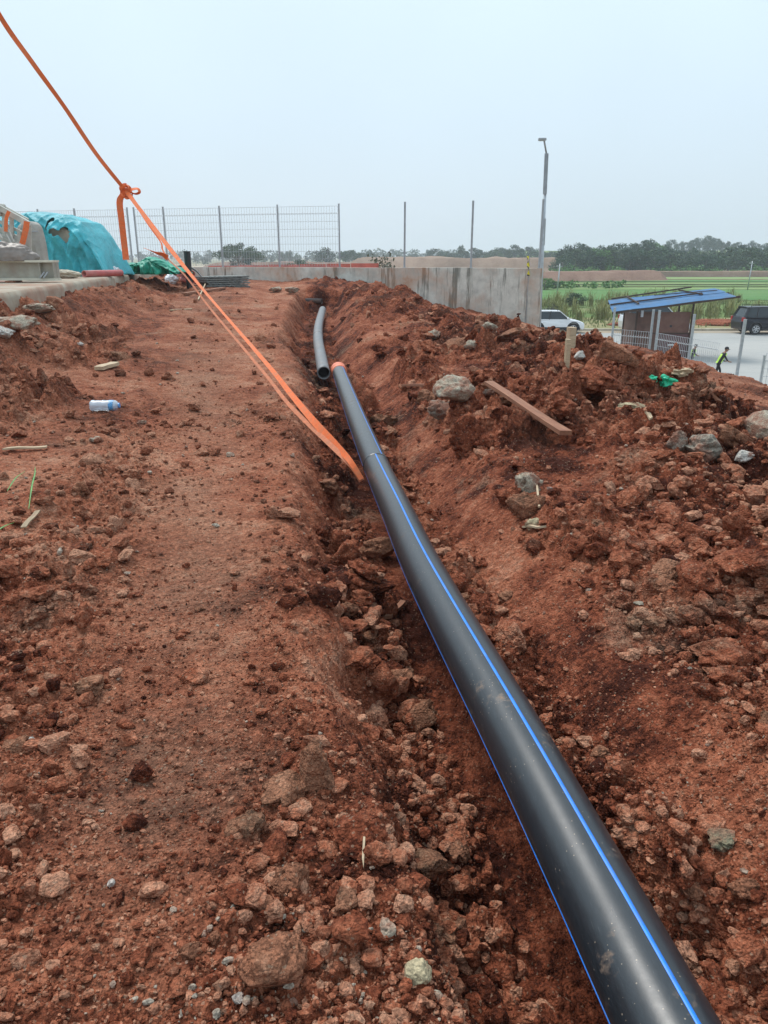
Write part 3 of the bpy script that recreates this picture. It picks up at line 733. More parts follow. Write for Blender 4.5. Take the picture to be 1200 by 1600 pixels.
mb = MB(); ribbon(mb, [knot, atY(262, 384, 9.9), atY(312, 446, 9.1), atY(352, 493, 8.4), atY(420, 572, 7.35), atY(455, 616, 6.9), atY(490, 658, 6.4), atY(522, 693, 6.05), anchor, anchor_in], lambda f: float(np.interp(f, [0, .11, .22, .33, .44, .55, .67, .78, .89, 1], [.050, .055, .032, .026, .042, .052, .064, .070, .046, .04])), lambda f: .30 * math.sin(f * 5) + (.5 * max(0, f - .8) / .2)); mb.build("main_strand", M_STRAP, rs, smooth=False)
mb = MB(); ribbon(mb, [atY(255, 398, 10.2), atY(270, 412, 10.0), atY(292, 434, 9.5), atY(330, 484, 8.7), atY(382, 546, 7.8), atY(420, 592, 7.2), atY(448, 628, 6.8), atY(480, 661, 6.45), anchor + Vector((-.015, .03, -.02)), anchor_in + Vector((0, .02, -.02))], lambda f: .016 + .032 * f, lambda f: 1.0 - .7 * f); mb.build("second_strand", simple("soiled_webbing", (.56, .17, .075), .8, var=.2, sc=30, dirt=(.36, .16, .09), dirt_amt=.8, obj=False), rs)
mb = MB(); ribbon(mb, [knot + Vector((0, .02, 0)), atY(212, 318, 10.9), atY(232, 350, 10.6), atY(251, 378, 10.4), atY(254, 390, 10.3), atY(262, 404, 10.1)], lambda f: .06 - .045 * min(1, f * 1.6) + .08 * max(0, f - .6), lambda f: 1.1 * f + .4 * math.sin(9 * f)); mb.build("loose_strand", M_STRAP, rs)
mb = MB(); ribbon(mb, [atY(262, 403, 10.1), atY(254, 398, 10.1), atY(246, 396, 10.15), atY(236, 392, 10.2), atY(226, 388, 10.3)], lambda f: .09 - .05 * f, lambda f: .7 + f); mb.build("tail_end", M_STRAP, rs)
mb = MB(); ribbon(mb, [knot, atY(190, 307, KY), atY(187, 318, KY), atY(190, 345, KY), atY(194, 380, KY), atY(197, 406, KY - .02)], lambda f: .05 + .035 * min(1, f * 3), lambda f: .1 + .2 * f); mb.build("hanging_tail", M_STRAP, rs)
mb = MB(); ribbon(mb, [knot, atY(206, 296, KY), atY(215, 295, KY), atY(218, 300, KY), atY(212, 303, KY), atY(202, 300, KY)], .05, lambda f: .5 + f); mb.build("knot_loop", M_STRAP, rs)
mb = MB(); ribbon(mb, [atY(-170, -330, 9.2), atY(-60, -90, 9.8), atY(0, 25, 10.2), atY(50, 97, 10.4), atY(100, 166, 10.6), atY(150, 240, 10.8), knot], lambda f: .065 - .015 * f, lambda f: .35 * math.sin(f * 17)); mb.build("upper_strand", M_STRAP, rs)
mb = MB()
for k in range(5):
    a0 = k * 1.25; c = knot + Vector((.012 * math.cos(k * 2), .01 * k - .02, .03 * math.sin(k * 1.7)))
    pts = [c + Vector((.058 * math.cos(t_ + a0), .03 * math.sin(2 * t_ + k), .062 * math.sin(t_ + a0))) for t_ in [i * .9 for i in range(8)]]
    ribbon(mb, pts, .032, lambda f: 2 * f, n=4)
mb.build("knot", M_STRAP, rs)

# ------------------------------------------------------------------ timber, litter on the heap and strip
def wood(name, col, dirt=None, amt=.4):
    m, t, b = newmat(name); p = pos_node(t, True, (3, 40, 40))
    n = noise_(t, p, 1.5, 5, .6)
    c = ramp_node(t, n, [(.3, tuple(x * .65 for x in col)), (.7, tuple(x * 1.15 for x in col))]).outputs[0]
    if dirt:
        f = ramp_node(t, noise_(t, pos_node(t), 9, 5, .7), [(.5, (0, 0, 0)), (.7, (amt,) * 3)]).outputs[0]; c = mixc(t, f, c, dirt)
    t.links.new(c, b.inputs["Base Color"]); b.inputs["Roughness"].default_value = .8; bump_(t, b, n, .5, .003)
    return m
M_WOODB = wood("weathered_brown_wood", (.30, .13, .07), (.22, .08, .045), .85)
M_WOODL = wood("pale_wood", (.55, .42, .27), (.3, .14, .08), .3)
M_STRAW = wood("dry_straw", (.36, .27, .17), (.3, .13, .08), .5)
def plank(u0, v0, u1, v1, wd, th, mat, label, name="plank", cat="plank", lift=.02, lift2=None):
    a = ground_px(u0, v0); b = ground_px(u1, v1); a.z += lift; b.z += lift if lift2 is None else lift2
    pen = max(gz(*(a.lerp(b, f))[:2]) - a.lerp(b, f).z for f in (.2, .35, .5, .65, .8)); up_ = max(0, min(pen, .16)) * .95; a.z += up_; b.z += up_
    c = (a + b) / 2; L = (b - a).length; d = (b - a).normalized()
    mb = MB(); n = 7
    vs = []; r_ = random.Random(u0)
    for i in range(n):
        x = -L / 2 + L * i / (n - 1); jw = 1 + r_.uniform(-.05, .05); e = 0 if 0 < i < n - 1 else r_.uniform(-.02, .02)
        for sy, sz in ((-1, -1), (1, -1), (1, 1), (-1, 1)): vs.append(Vector((x + e * sy, sy * wd / 2 * jw, sz * th / 2 * jw + .004 * math.sin(i))))
    fs = [(i * 4 + k, i * 4 + (k + 1) % 4, (i + 1) * 4 + (k + 1) % 4, (i + 1) * 4 + k) for i in range(n - 1) for k in range(4)] + [(3, 2, 1, 0), tuple((n - 1) * 4 + k for k in range(4))]
    mb.add(vs, fs); o = mb.build(name, mat, bevel=min(wd, th) * .08)
    o.location = c; o.rotation_euler = (0, -math.asin(d.z), math.atan2(d.y, d.x))
    return tag(o, label, cat)
plank(762, 630, 882, 702, .085, .035, M_WOODB, "reddish timber plank sloping down across the spoil heap", lift=.17, lift2=.12)
plank(628, 609, 684, 611, .05, .03, M_WOODB, "thin brown stick pointing at the largest pale boulder", "stick", "stick", lift=.05)
plank(155, 580, 180, 572, .12, .045, M_WOODL, "short pale offcut of board on the trodden strip", "board_offcut", "board", lift=.03)
plank(8, 707, 74, 702, .035, .015, M_WOODL, "thin pale stick at the left edge above the grass blades", "stick", "stick", lift=.02)
plank(1010, 655, 1016, 668, .03, .02, M_WOODL, "small pale wood chip sticking out of the heap", "stick", "stick", lift=.03, lift2=.03)
plank(1106, 626, 1122, 642, .05, .02, M_WOODB, "short brown lath below the green plastic", "lath", "lath", lift=.03)
plank(606, 975, 630, 948, .035, .02, M_WOODB, "dark splintered wood chip in the trench beside the pipe", "stick", "stick", lift=.03)
plank(838, 765, 842, 800, .012, .012, M_WOODL, "thin pale twig hanging down the grey-brown concrete lump", "twig", "twig", lift=.03)
plank(820, 832, 848, 832, .02, .012, M_WOODL, "short pale twig below the grey-brown concrete lump", "twig", "twig", lift=.02)
plank(570, 1320, 567, 1365, .006, .006, M_WOODL, "thin root dangling from the big dark soil block", "root", "root", lift=.03)
plank(288, 462, 350, 452, .14, .06, M_WOODB, "brown plank lying before the grey stack", lift=.04)
plank(38, 832, 60, 804, .028, .008, M_STRAW, "folded dry straw-coloured strip under the grass blades", "dry_leaf", "dry leaf", lift=.02)
plank(310, 470, 322, 448, .03, .03, M_WOODL, "pale stick leaning before the grey stack", "stick", "stick", lift=.03, lift2=.12)
# long thin white laths on the far strip
plank(266, 487, 300, 484, .05, .02, M_WOODL, "thin pale lath on the strip below the white jug", "lath", "lath", lift=.02)
# broken slab of concrete on the ridge
a = ground_px(968, 590)
mb = MB(); mb.add([(-.42, -.1, -.12), (.40, -.16, -.2), (.42, .1, -.2), (-.40, .16, -.1), (-.40, -.08, .20), (.28, -.10, -.05), (.34, .06, -.06), (-.30, .12, .22), (-.05, -.12, .10), (.0, .1, .13)],
                [(0, 1, 2, 3), (0, 4, 8, 5, 1), (1, 5, 6, 2), (2, 6, 9, 7, 3), (3, 7, 4, 0), (4, 7, 9, 8), (8, 9, 6, 5)])
k_ = 74 * (a.y * cP) / FPX / .84
for v_ in mb.v: v_ *= k_
o = mb.build("concrete_block", M_STONE_R, bevel=.02); o.location = a + Vector((.0, 0, .42 * k_)); o.rotation_euler = (.1, .12, -.25)
tag(o, "soil-stained wedge of concrete jutting from the ridge left of the green plastic", "concrete block")
# stake
def stake(u, v0, v1, wd, label):
    b = ground_px(u, v1); zc = b.y * cP + (CH - b.z) * sP; hh = (v1 - v0) * zc / FPX * 1.04
    mb = MB(); mb.add([(-wd / 2, -wd / 2, -.2), (wd / 2, -wd / 2, -.2), (wd / 2, wd / 2, -.2), (-wd / 2, wd / 2, -.2), (-wd / 2, -wd / 2, hh), (wd / 2, -wd / 2, hh * .97), (wd / 2, wd / 2, hh * .98), (-wd / 2, wd / 2, hh)],
                    [(0, 3, 2, 1), (4, 5, 6, 7), (0, 1, 5, 4), (1, 2, 6, 5), (2, 3, 7, 6), (3, 0, 4, 7)])
    o = mb.build("wooden_stake", M_WOODL, bevel=.004); o.location = b; o.rotation_euler = (.02, -.03, .3); return tag(o, label, "stake")
stake(885, 538, 574, .05, "thin pale wooden stake upright on the spoil ridge")
stake(891, 522, 545, .085, "thick cut-off wooden stump standing on the ridge below the white car")
# green plastic scrap
def crumple(name, loc, size, mat, seed, label, cat, sub=4, rough=.5, parent=None):
    V, F = ICO[sub]; V = V.copy(); off = Vector((seed, seed * 2.3, 1))
    for i, v in enumerate(V):
        p = Vector(v); k = 1 + rough * 1.3 * mnoise.noise(p * 1.3 + off) - rough * 1.1 * abs(mnoise.noise(p * 2.3 + off)) - rough * .5 * abs(mnoise.noise(p * 5 + off)); V[i] = v * k
    V = V * np.array(size) / 2
    o = mesh_np(name, V, F, mat, smooth=False, parent=parent); o.location = loc
    return tag(o, label, cat) if label else o
M_GPL = simple("green_plastic", (.03, .50, .27), .35, var=.3, sc=25)
M_WPL = simple("white_plastic", (.72, .74, .76), .35, var=.12, sc=18, dirt=(.4, .25, .18), dirt_amt=.3)
p = ground_px(1040, 608); crumple("green_plastic_bag", p + Vector((0, 0, .06)), (.18, .14, .11), M_GPL, 3, "crumpled bright green plastic bag on the spoil ridge", "plastic bag")
p = ground_px(1062, 602); crumple("cardboard_scrap", p + Vector((0, 0, .03)), (.20, .12, .08), M_WOODL, 5, "pale scrap of wrapping right of the green bag", "scrap")
p = ground_px(1018, 600); crumple("plastic_scrap", p + Vector((0, 0, .03)), (.12, .08, .07), M_GPL, 8, "small dirty green scrap left of the green bag", "scrap")
p = ground_px(268, 442); crumple("plastic_jug", p + Vector((0, 0, .10)), (.46, .4, .34), M_WPL, 6, "white crumpled plastic jug below the slab end", "jug", rough=.2)
# bottle
def bottle():
    p = ground_px(165, 643); rt = empty("plastic_bottle", p + Vector((0, 0, .055)), .05, "clear crushed plastic water bottle lying on the trodden strip", "bottle")
    zc = p.y * cP + (CH - p.z) * sP; L = 44 * zc / FPX; r0 = 19 * zc / FPX / 2
    m, t, b = newmat("clear_plastic"); b.inputs["Base Color"].default_value = (.8, .86, .93, 1); b.inputs["Roughness"].default_value = .22; b.inputs["Transmission Weight"].default_value = .45
    prof = [(-.5, .5), (-.49, .8), (-.45, .96), (-.40, 1.0), (-.33, .95), (-.27, 1.0), (-.2, .96), (-.12, .9), (-.05, .98), (.02, .93), (.1, 1.0), (.2, 1.0), (.3, .97), (.38, .9), (.43, .72), (.46, .45), (.47, .36), (.5, .36)]
    n = 28; vs = []; fs = []
    for i, (x, r_) in enumerate(prof):
        for k in range(n):
            a_ = 2 * math.pi * k / n; d = r0 * r_ * (1 + .035 * math.sin(3 * a_ + i * 1.3) + .03 * math.sin(7 * a_ + 2 * i)); vs.append((x * L, d * math.cos(a_), d * math.sin(a_) * .88))
    for i in range(len(prof) - 1):
        for k in range(n): fs.append((i * n + k, i * n + (k + 1) % n, (i + 1) * n + (k + 1) % n, (i + 1) * n + k))
    fs.append(tuple(range(n))[::-1]); fs.append(tuple((len(prof) - 1) * n + k for k in range(n)))
    mb = MB(); mb.add(vs, fs); mb.build("bottle_body", m, rt, smooth=True)
    mb = MB(); mb.tube([(.17 * L, 0, 0), (.33 * L, 0, 0)], [r0 * 1.015, r0 * .99], 28, False)
    for i in range(len(mb.v)): mb.v[i].z *= .89
    mb.build("label_wrap", simple("bottle_label", (.10, .32, .60), .4, var=.6, sc=60), rt, smooth=True)
    mb = MB(); mb.tube([(.475 * L, 0, 0), (.52 * L, 0, 0)], r0 * .42, 18); mb.build("cap", simple("bottle_cap", (.1, .3, .62), .4), rt)
bottle()
# grass blades at the left edge
M_BLADE = simple("green_grass_blade", (.12, .30, .07), .5, var=.35, sc=20)
def blade(pts, label, wd=.012):
    mb = MB(); W = [ground_px(u, v) + Vector((0, 0, dz)) for u, v, dz in pts]
    path = catmull(W, 8); L = len(path); vs = []
    for i, p_ in enumerate(path):
        f = i / (L - 1); d = (path[min(i + 1, L - 1)] - path[max(i - 1, 0)]).normalized(); x = d.cross(Vector((0, -.6, .8))).normalized(); w_ = wd * math.sin(math.pi * min(.97, f * .9 + .08)) + .001
        vs += [p_ - x * w_ / 2, p_ + Vector((0, 0, -.002)) , p_ + x * w_ / 2, p_ + Vector((0, 0, .0012))]
    fs = [(i * 4 + k, i * 4 + (k + 1) % 4, (i + 1) * 4 + (k + 1) % 4, (i + 1) * 4 + k) for i in range(L - 1) for k in range(4)]
    mb.add(vs, fs); return tag(mb.build("grass_blade", M_BLADE, smooth=True), label, "grass blade")
blade([(46, 802, .02), (52, 775, .05), (57, 758, .07), (57, 741, .05)], "bowed green grass blade standing right of the others")
blade([(12, 773, .02), (26, 757, .04), (40, 742, .02)], "straight green grass blade above the folded dry strip")
blade([(-12, 842, .02), (8, 835, .04), (26, 822, .02)], "green grass blade entering from the left picture edge")

# ------------------------------------------------------------------ concrete slab on the left, its kerb
def concrete_mat(name, base, rust=.0, streak=True, soil=0.0):
    m, t, b = newmat(name)
    p = pos_node(t); n = noise_(t, p, 3, 7, .65); n2 = noise_(t, p, .55, 5, .6)
    c = ramp_node(t, n, [(.28, tuple(x * .7 for x in base)), (.5, base), (.75, tuple(x * 1.2 for x in base))]).outputs[0]
    if streak:
        sp = pos_node(t, False, (1, 1, .07)); s1 = noise_(t, sp, 3.4, 5, .75); s2 = noise_(t, sp, 11, 3, .7)
        f = ramp_node(t, s1, [(.55, (0, 0, 0)), (.63, (.8,) * 3)]).outputs[0]; c = mixc(t, f, c, (.12, .12, .095))
        f = ramp_node(t, s2, [(.60, (0, 0, 0)), (.70, (.55,) * 3)]).outputs[0]; c = mixc(t, f, c, (.10, .10, .08))
    if rust:
        f = math_(t, 'MULTIPLY', ramp_node(t, n2, [(.44, (0, 0, 0)), (.62, (rust,) * 3)]).outputs[0], ramp_node(t, n, [(.3, (.2,) * 3), (.6, (1,) * 3)]).outputs[0])
        c = mixc(t, f, c, (.42, .20, .10))
    if soil:
        f = ramp_node(t, noise_(t, p, 1.3, 5, .6), [(.42, (0, 0, 0)), (.6, (soil,) * 3)]).outputs[0]; c = mixc(t, f, c, (.30, .13, .075))
    t.links.new(c, b.inputs["Base Color"]); b.inputs["Roughness"].default_value = .88; bump_(t, b, n, .5, .01)
    return m
M_SLAB = concrete_mat("slab_concrete", (.38, .32, .24), streak=False, soil=.9)
M_KERB = concrete_mat("broken_concrete_edge", (.38, .33, .25), streak=False, soil=.6)
def slab():
    ys = np.linspace(3, 29.6, 220); V = []; F = []
    yk = ys
    n = fbm(ys * 1.3, ys * 0, 4, 2); n2 = fbm(ys * 5, ys * 0 + 3, 3, 3)
    xe = slab_x(ys) + .07 * n + .03 * n2
    rows_ = [(xe + .02 + .05 * n2, np.full_like(ys, .45)), (xe + .03 + .03 * n, np.full_like(ys, .62)), (xe + .01, SLAB_Z - .09 + .03 * n2), (xe - .02, SLAB_Z - .02 + .012 * n), (xe - .06, SLAB_Z + .008 * n2), (xe - .35, SLAB_Z + .0 * n)]
    for x_, z_ in rows_: V.append(np.stack([x_, ys, z_], 1))
    V = np.concatenate(V); L = len(ys)
    for r_ in range(len(rows_) - 1):
        i = np.arange(L - 1); F.append(np.stack([r_ * L + i, r_ * L + i + 1, (r_ + 1) * L + i + 1, (r_ + 1) * L + i], 1))
    o = mesh_np("slab_kerb", V, np.concatenate(F)[:, ::-1], M_KERB, smooth=True); tag(o, kind="structure")
    mb = MB(); mb.add([(slab_x(3) - .33, 3, SLAB_Z - .004), (slab_x(29.6) - .33, 29.6, SLAB_Z - .004), (-9.2, 33.7, SLAB_Z - .004), (-26, 38.2, SLAB_Z - .004), (-26, 3, SLAB_Z - .004)], [(4, 3, 2, 1, 0)])
    mb.add([(slab_x(3) - .33, 3, -3.6), (slab_x(29.6) - .33, 29.6, -3.6), (-9.2, 33.7, -3.6), (-26, 38.2, -3.6), (-26, 3, -3.6)], [(0, 1, 2, 3, 4)])
    mb.add([(slab_x(3) - .33, 3, SLAB_Z - .004), (-26, 3, SLAB_Z - .004), (-26, 3, -3.6), (slab_x(3) - .33, 3, -3.6)], [(0, 1, 2, 3)])
    mb.add([(slab_x(29.6) - .33, 29.6, SLAB_Z - .004), (-9.2, 33.7, SLAB_Z - .004), (-9.2, 33.7, .2), (slab_x(29.6) - .33, 29.6, .2)], [(3, 2, 1, 0)])
    tag(mb.build("concrete_floor", M_SLAB), kind="structure")
slab()

# ------------------------------------------------------------------ concrete wall, posts, mesh fences
M_WALL = concrete_mat("wall_concrete", (.60, .585, .52), rust=.8)
WT = 1.05
def wall():
    x0, x1 = -24.0, 6.12; y0, y1 = wall_y(x0), wall_y(x1)
    rt = empty("concrete_wall", (x1, y1, 0), 0, "long stained grey concrete retaining wall behind the trench", "wall"); rt.location = (0, 0, 0)
    d = Vector((x0 - x1, y0 - y1, 0)); L = d.length; d.normalize(); nrm = Vector((-d.y, d.x, 0)); 
    if nrm.y < 0: nrm = -nrm
    A = Vector((x1, y1, 0)); n = 0; s = 0.0; k = 0
    while s < L:
        e = min(L, s + 2.68); mb = MB(); g = .0015
        a = A + d * (s + g); b = A + d * (e - g); zt = WT + .006 * math.sin(k * 2.1)
        vs = []
        for q in (a, b):
            for o_ in (0.0, .25):
                for z in (-4.0, zt): vs.append(q + nrm * o_ + Vector((0, 0, z)))
        mb.add(vs, [(0, 1, 3, 2), (4, 6, 7, 5), (0, 4, 5, 1), (2, 3, 7, 6), (0, 2, 6, 4), (1, 5, 7, 3)])
        mb.build("wall_panel", M_WALL, rt, bevel=.008); s = e; k += 1
        if k <= 5:   # formwork joint ledge
            pass
wall()
M_GALV = simple("galvanised_steel", (.42, .44, .46), .42, .75, .15, 8)
M_GREYP = simple("grey_painted_post", (.36, .38, .40), .5, .3, .15, 8)
M_WIRE = simple("fence_wire", (.42, .44, .46), .5, .3, .1, 8)
def wallpt(u):
    # point on the wall line seen in column u near the top
    d = ray(u, 420); # solve Y
    # X = d.x/d.y * Y ; Y = 30.1+.265*(6.1-X)
    k = d.x / d.y; Y = (30.1 + .265 * 6.1) / (1 + .265 * k); return Vector((k * Y, Y + .10, WT))
def post_mb(base, h, w_=.075, lean=0):
    mb = MB(); mb.box((base.x, base.y, base.z + h / 2), (w_, w_, h)); mb.box((base.x, base.y, base.z + h + .008), (w_ + .012, w_ + .012, .016)); mb.box((base.x, base.y, base.z + .006), (w_ + .1, w_ + .08, .012)); return mb
def wire_panel(a, b, z0, z1, fold=True, sp=.115, r=.0045, hs=None):
    mb = MB(); d = (b - a); L = d.length; d = d.normalized(); n = int(L / sp)
    nn = Vector((d.y, -d.x, 0))
    for i in range(n + 1):
        p_ = a + d * (L * i / n)
        if fold: pts = [(0, z0), (0, z1 - .30), (.07, z1 - .26), (0, z1 - .22), (0, z1)]
        else: pts = [(0, z0), (0, z1)]
        for (o0, za), (o1, zb) in zip(pts, pts[1:]):
            mb.bar((p_.x + nn.x * o0, p_.y + nn.y * o0, za), (p_.x + nn.x * o1, p_.y + nn.y * o1, zb), r * 2)
    k = int((z1 - z0) / .27) 
    for j in range(k + 1):
        z = z0 + (z1 - z0) * j / k
        mb.bar((a.x, a.y, z), (b.x, b.y, z), r * 2.2)
    if fold: mb.bar((a.x + nn.x * .07, a.y + nn.y * .07, z1 - .26), (b.x + nn.x * .07, b.y + nn.y * .07, z1 - .26), r * 2.2)
    return mb
def fence(us, label, ext=None):
    P = [wallpt(u) for u in us]
    rt = empty("wire_fence", P[-1], 0, label, "fence"); rt.location = (0, 0, 0)
    for p_ in P: post_mb(p_, 2.43, .058).build("post", M_GREYP, rt)
    for a, b in zip(P, P[1:]):
        aa = a + (b - a).normalized() * .06; bb = b - (b - a).normalized() * .06
        wire_panel(aa, bb, WT + .05, WT + 2.36).build("mesh_panel", M_WIRE, rt)
fence([217, 262, 348, 437, 531], "grey wire mesh fence on the wall right of the hanging strap")
fence([18, 70, 126, 207], "grey wire mesh fence on the wall behind the blue tarpaulin")
for u, lb in ((632, "first bare grey post right of the mesh fence on the wall"), (736, "bare grey post standing mid wall alone"), (843, "bare grey post at the wall end beside the lamp post")):
    p_ = wallpt(u); o = post_mb(p_, 2.45, .075).build("metal_post", M_GREYP); tag(o, lb, "post", "bare posts standing on the wall")
# hazard tape strip on a thin rod
p_ = wallpt(824); p_.y -= .18
rt = empty("tape_marker", (p_.x, p_.y, 0), 0, "twisted yellow and black hazard tape on a thin rod at the wall", "hazard tape")
m, t, b = newmat("hazard_tape"); wv = t.nodes.new("ShaderNodeTexWave"); wv.inputs["Scale"].default_value = 2.4; wv.bands_direction = 'DIAGONAL'; t.links.new(pos_node(t, True), wv.inputs[0])
c = ramp_node(t, wv.outputs[0], [(.48, (.02, .02, .02)), (.52, (.75, .68, .05))]).outputs[0]; t.links.new(c, b.inputs["Base Color"]); M_TAPE = m
mb = MB(); ribbon(mb, [Vector((-.02, 0, WT + .45)), Vector((0, 0, WT + .2)), Vector((.03, 0, WT)), Vector((.04, 0, WT - .28))], .10, lambda f: 6 * f); mb.build("tape", M_TAPE, rt)
mb = MB(); mb.tube([(.05, .02, -1.7), (.05, .02, WT + .5)], .012, 6); mb.build("rod", M_GREYP, rt)

# lamp post
def lamp_post():
    Y = 31.5; b0 = atY(843, 512, Y); top = atY(855, 240, Y); hd = atY(848, 220, Y)
    x = b0.x; lean = (top.x - b0.x) / (top.z - b0.z)
    rt = empty("street_lamp", (b0.x - lean * 1.4, Y, -3.5), 0, "tall grey street lamp with bent top arm at the wall end", "street lamp")
    def P(z): return Vector((lean * (z + 3.5) + 0, 0, z + 3.5))
    mb = MB(); mb.tube([P(-3.5), P(1), P(top.z)], [.08, .068, .05], 14); mb.build("pole", M_GALV, rt, smooth=True)
    mb = MB(); mb.box(P(-3.49), (.36, .36, .03)); mb.build("base_plate", M_GALV, rt)
    mb = MB(); t0 = P(top.z - 1.45); t1 = P(top.z); mb.bar(t0 + Vector((-.02, -.07, 0)), t1 + Vector((-.02, -.07, 0)), .15, .06, up=(0, 1, 0)); mb.build("solar_panel", simple("lamp_panel", (.30, .32, .34), .4, .4), rt, bevel=.01)
    mb = MB(); mb.bar(P(1.9), P(2.9), .15, .12, up=(0, 1, 0)); mb.build("control_box", M_GREYP, rt, bevel=.01)
    mb = MB(); h2 = Vector((hd.x - rt.location.x, -.25, hd.z + 3.5)); mb.tube([P(top.z - .05), h2], .035, 10); mb.build("arm", M_GREYP, rt, smooth=True)
    mb = MB(); mb.box(h2 + Vector((-.08, -.06, .01)), (.30, .16, .09)); hh = mb.build("lamp_head", M_GREYP, rt, bevel=.02)
    mb = MB(); mb.box(h2 + Vector((-.08, -.06, -.042)), (.24, .12, .01)); mb.build("lens", simple("lamp_lens", (.6, .62, .6), .3), hh)
lamp_post()

# ------------------------------------------------------------------ things on the slab (left)
def cloth_mat(name, col, var=.25, rough=.42):
    m, t, b = newmat(name); p = pos_node(t); n = noise_(t, p, 1.4, 4, .6); n2 = noise_(t, p, 8, 5, .7, .8)
    c = ramp_node(t, n, [(.35, tuple(x * (1 - var) for x in col)), (.65, tuple(min(1, x * (1 + var)) for x in col))]).outputs[0]
    t.links.new(c, b.inputs["Base Color"]); b.inputs["Roughness"].default_value = rough; bump_(t, b, n2, .8, .06)
    return m
M_TARPB = cloth_mat("teal_tarpaulin", (.05, .42, .48)); M_TARPG = cloth_mat("green_tarpaulin", (.015, .32, .20), .4)
M_BEIGE = simple("beige_goods", (.44, .38, .29), .8, var=.3, sc=5)
def tarp(name, cen, size, mat, label, seed, prof, holes=None, n=90, m_=60, fold=.06, rt=None):
    """a draped sheet: height field over an outline with vertical folds down its skirts"""
    V = []; W, D, H = size
    u = np.linspace(0, 1, n); v = np.linspace(0, 1, m_)
    U, Vv = np.meshgrid(u, v)
    # v: 0 front hem -> up the front -> over the top -> down the back hem
    ang = Vv * math.pi
    top = np.interp(U, prof[0], prof[1]) * H
    ex = .42
    cy = -np.sign(np.cos(ang)) * np.abs(np.cos(ang)) ** ex * D / 2
    cz = np.abs(np.sin(ang)) ** .62 * top
    cx = (U - .5) * W
    foldn = fbm(U * 11 + seed, Vv * 1.5, 3, 2) * fold * (1.2 - cz / H) + fbm(U * 3.2, Vv * 3 + seed, 4, 3) * fold * 1.3
    ridge = -np.abs(fbm(U * 6 + Vv * 3, Vv * 3 + seed, 3, 5)) * fold * 2.4 - np.abs(fbm(U * 15 - Vv * 5, Vv * 2.2 + seed, 2, 6)) * fold * 1.1
    cy = cy + (foldn + ridge) * -np.cos(ang) * 2; cz = np.maximum(cz + foldn * np.sin(ang) * .7 + ridge * .4 * np.sin(ang), 0)
    cx = cx + fbm(U * 4, Vv * 5 + seed + 9, 3, 4) * fold * .8
    pts = np.stack([cx, cy, cz], -1).reshape(-1, 3)
    idx = np.arange(n * m_).reshape(m_, n); F = np.stack([idx[:-1, :-1], idx[:-1, 1:], idx[1:, 1:], idx[1:, :-1]], -1).reshape(-1, 4)
    if holes is not None:
        cu = (U[:-1, :-1]).ravel(); cv = (Vv[:-1, :-1]).ravel(); keep = np.ones(len(F), bool)
        jit = fbm(cu * 22, cv * 22, 3, 1) * .022
        for (hu, hv, ru, rv, rot) in holes:
            a_ = (cu - hu) * math.cos(rot) + (cv - hv) * math.sin(rot); b_ = -(cu - hu) * math.sin(rot) + (cv - hv) * math.cos(rot)
            keep &= ~(((a_ + jit) / ru) ** 2 + ((b_ + jit) / rv) ** 2 < 1)
        F = F[keep]
    o = mesh_np(name, pts, F, mat, smooth=True, parent=rt)
    sd_ = o.modifiers.new("s", 'SOLIDIFY'); sd_.thickness = .008; sd_.offset = -1
    return o
a = atY(36, 420, 20.0); b = atY(172, 420, 20.6); cx_ = (a.x + b.x) / 2
rt = empty("tarpaulin_stack", (cx_ - .55, 21.2, SLAB_Z), R(-6), "tall heap of goods under a torn teal blue tarpaulin on the slab", "covered stack")
Wd = (b.x - a.x) + 1.35
tarp("tarpaulin", None, (Wd, 2.2, 1.58), M_TARPB, None, 3, ([0, .25, .42, .55, .68, .80, .88, .95, 1], [.98, 1.0, 1.02, .98, .96, .86, .62, .34, .03]),
     holes=[(.60, .27, .012, .08, -.35), (.65, .19, .045, .035, .3), (.725, .19, .034, .06, .1)], n=220, m_=160, fold=.07, rt=rt)
ys_ = [(-Wd / 2 + .35, 0), (-Wd / 2 + .35, 1.2), (Wd * .16, 1.27), (Wd * .28, 1.06), (Wd * .36, .4), (Wd * .38, 0)]
mb = MB(); mb.prism(ys_, -.80, .6); mb.build("goods", M_BEIGE, rt, bevel=.1)
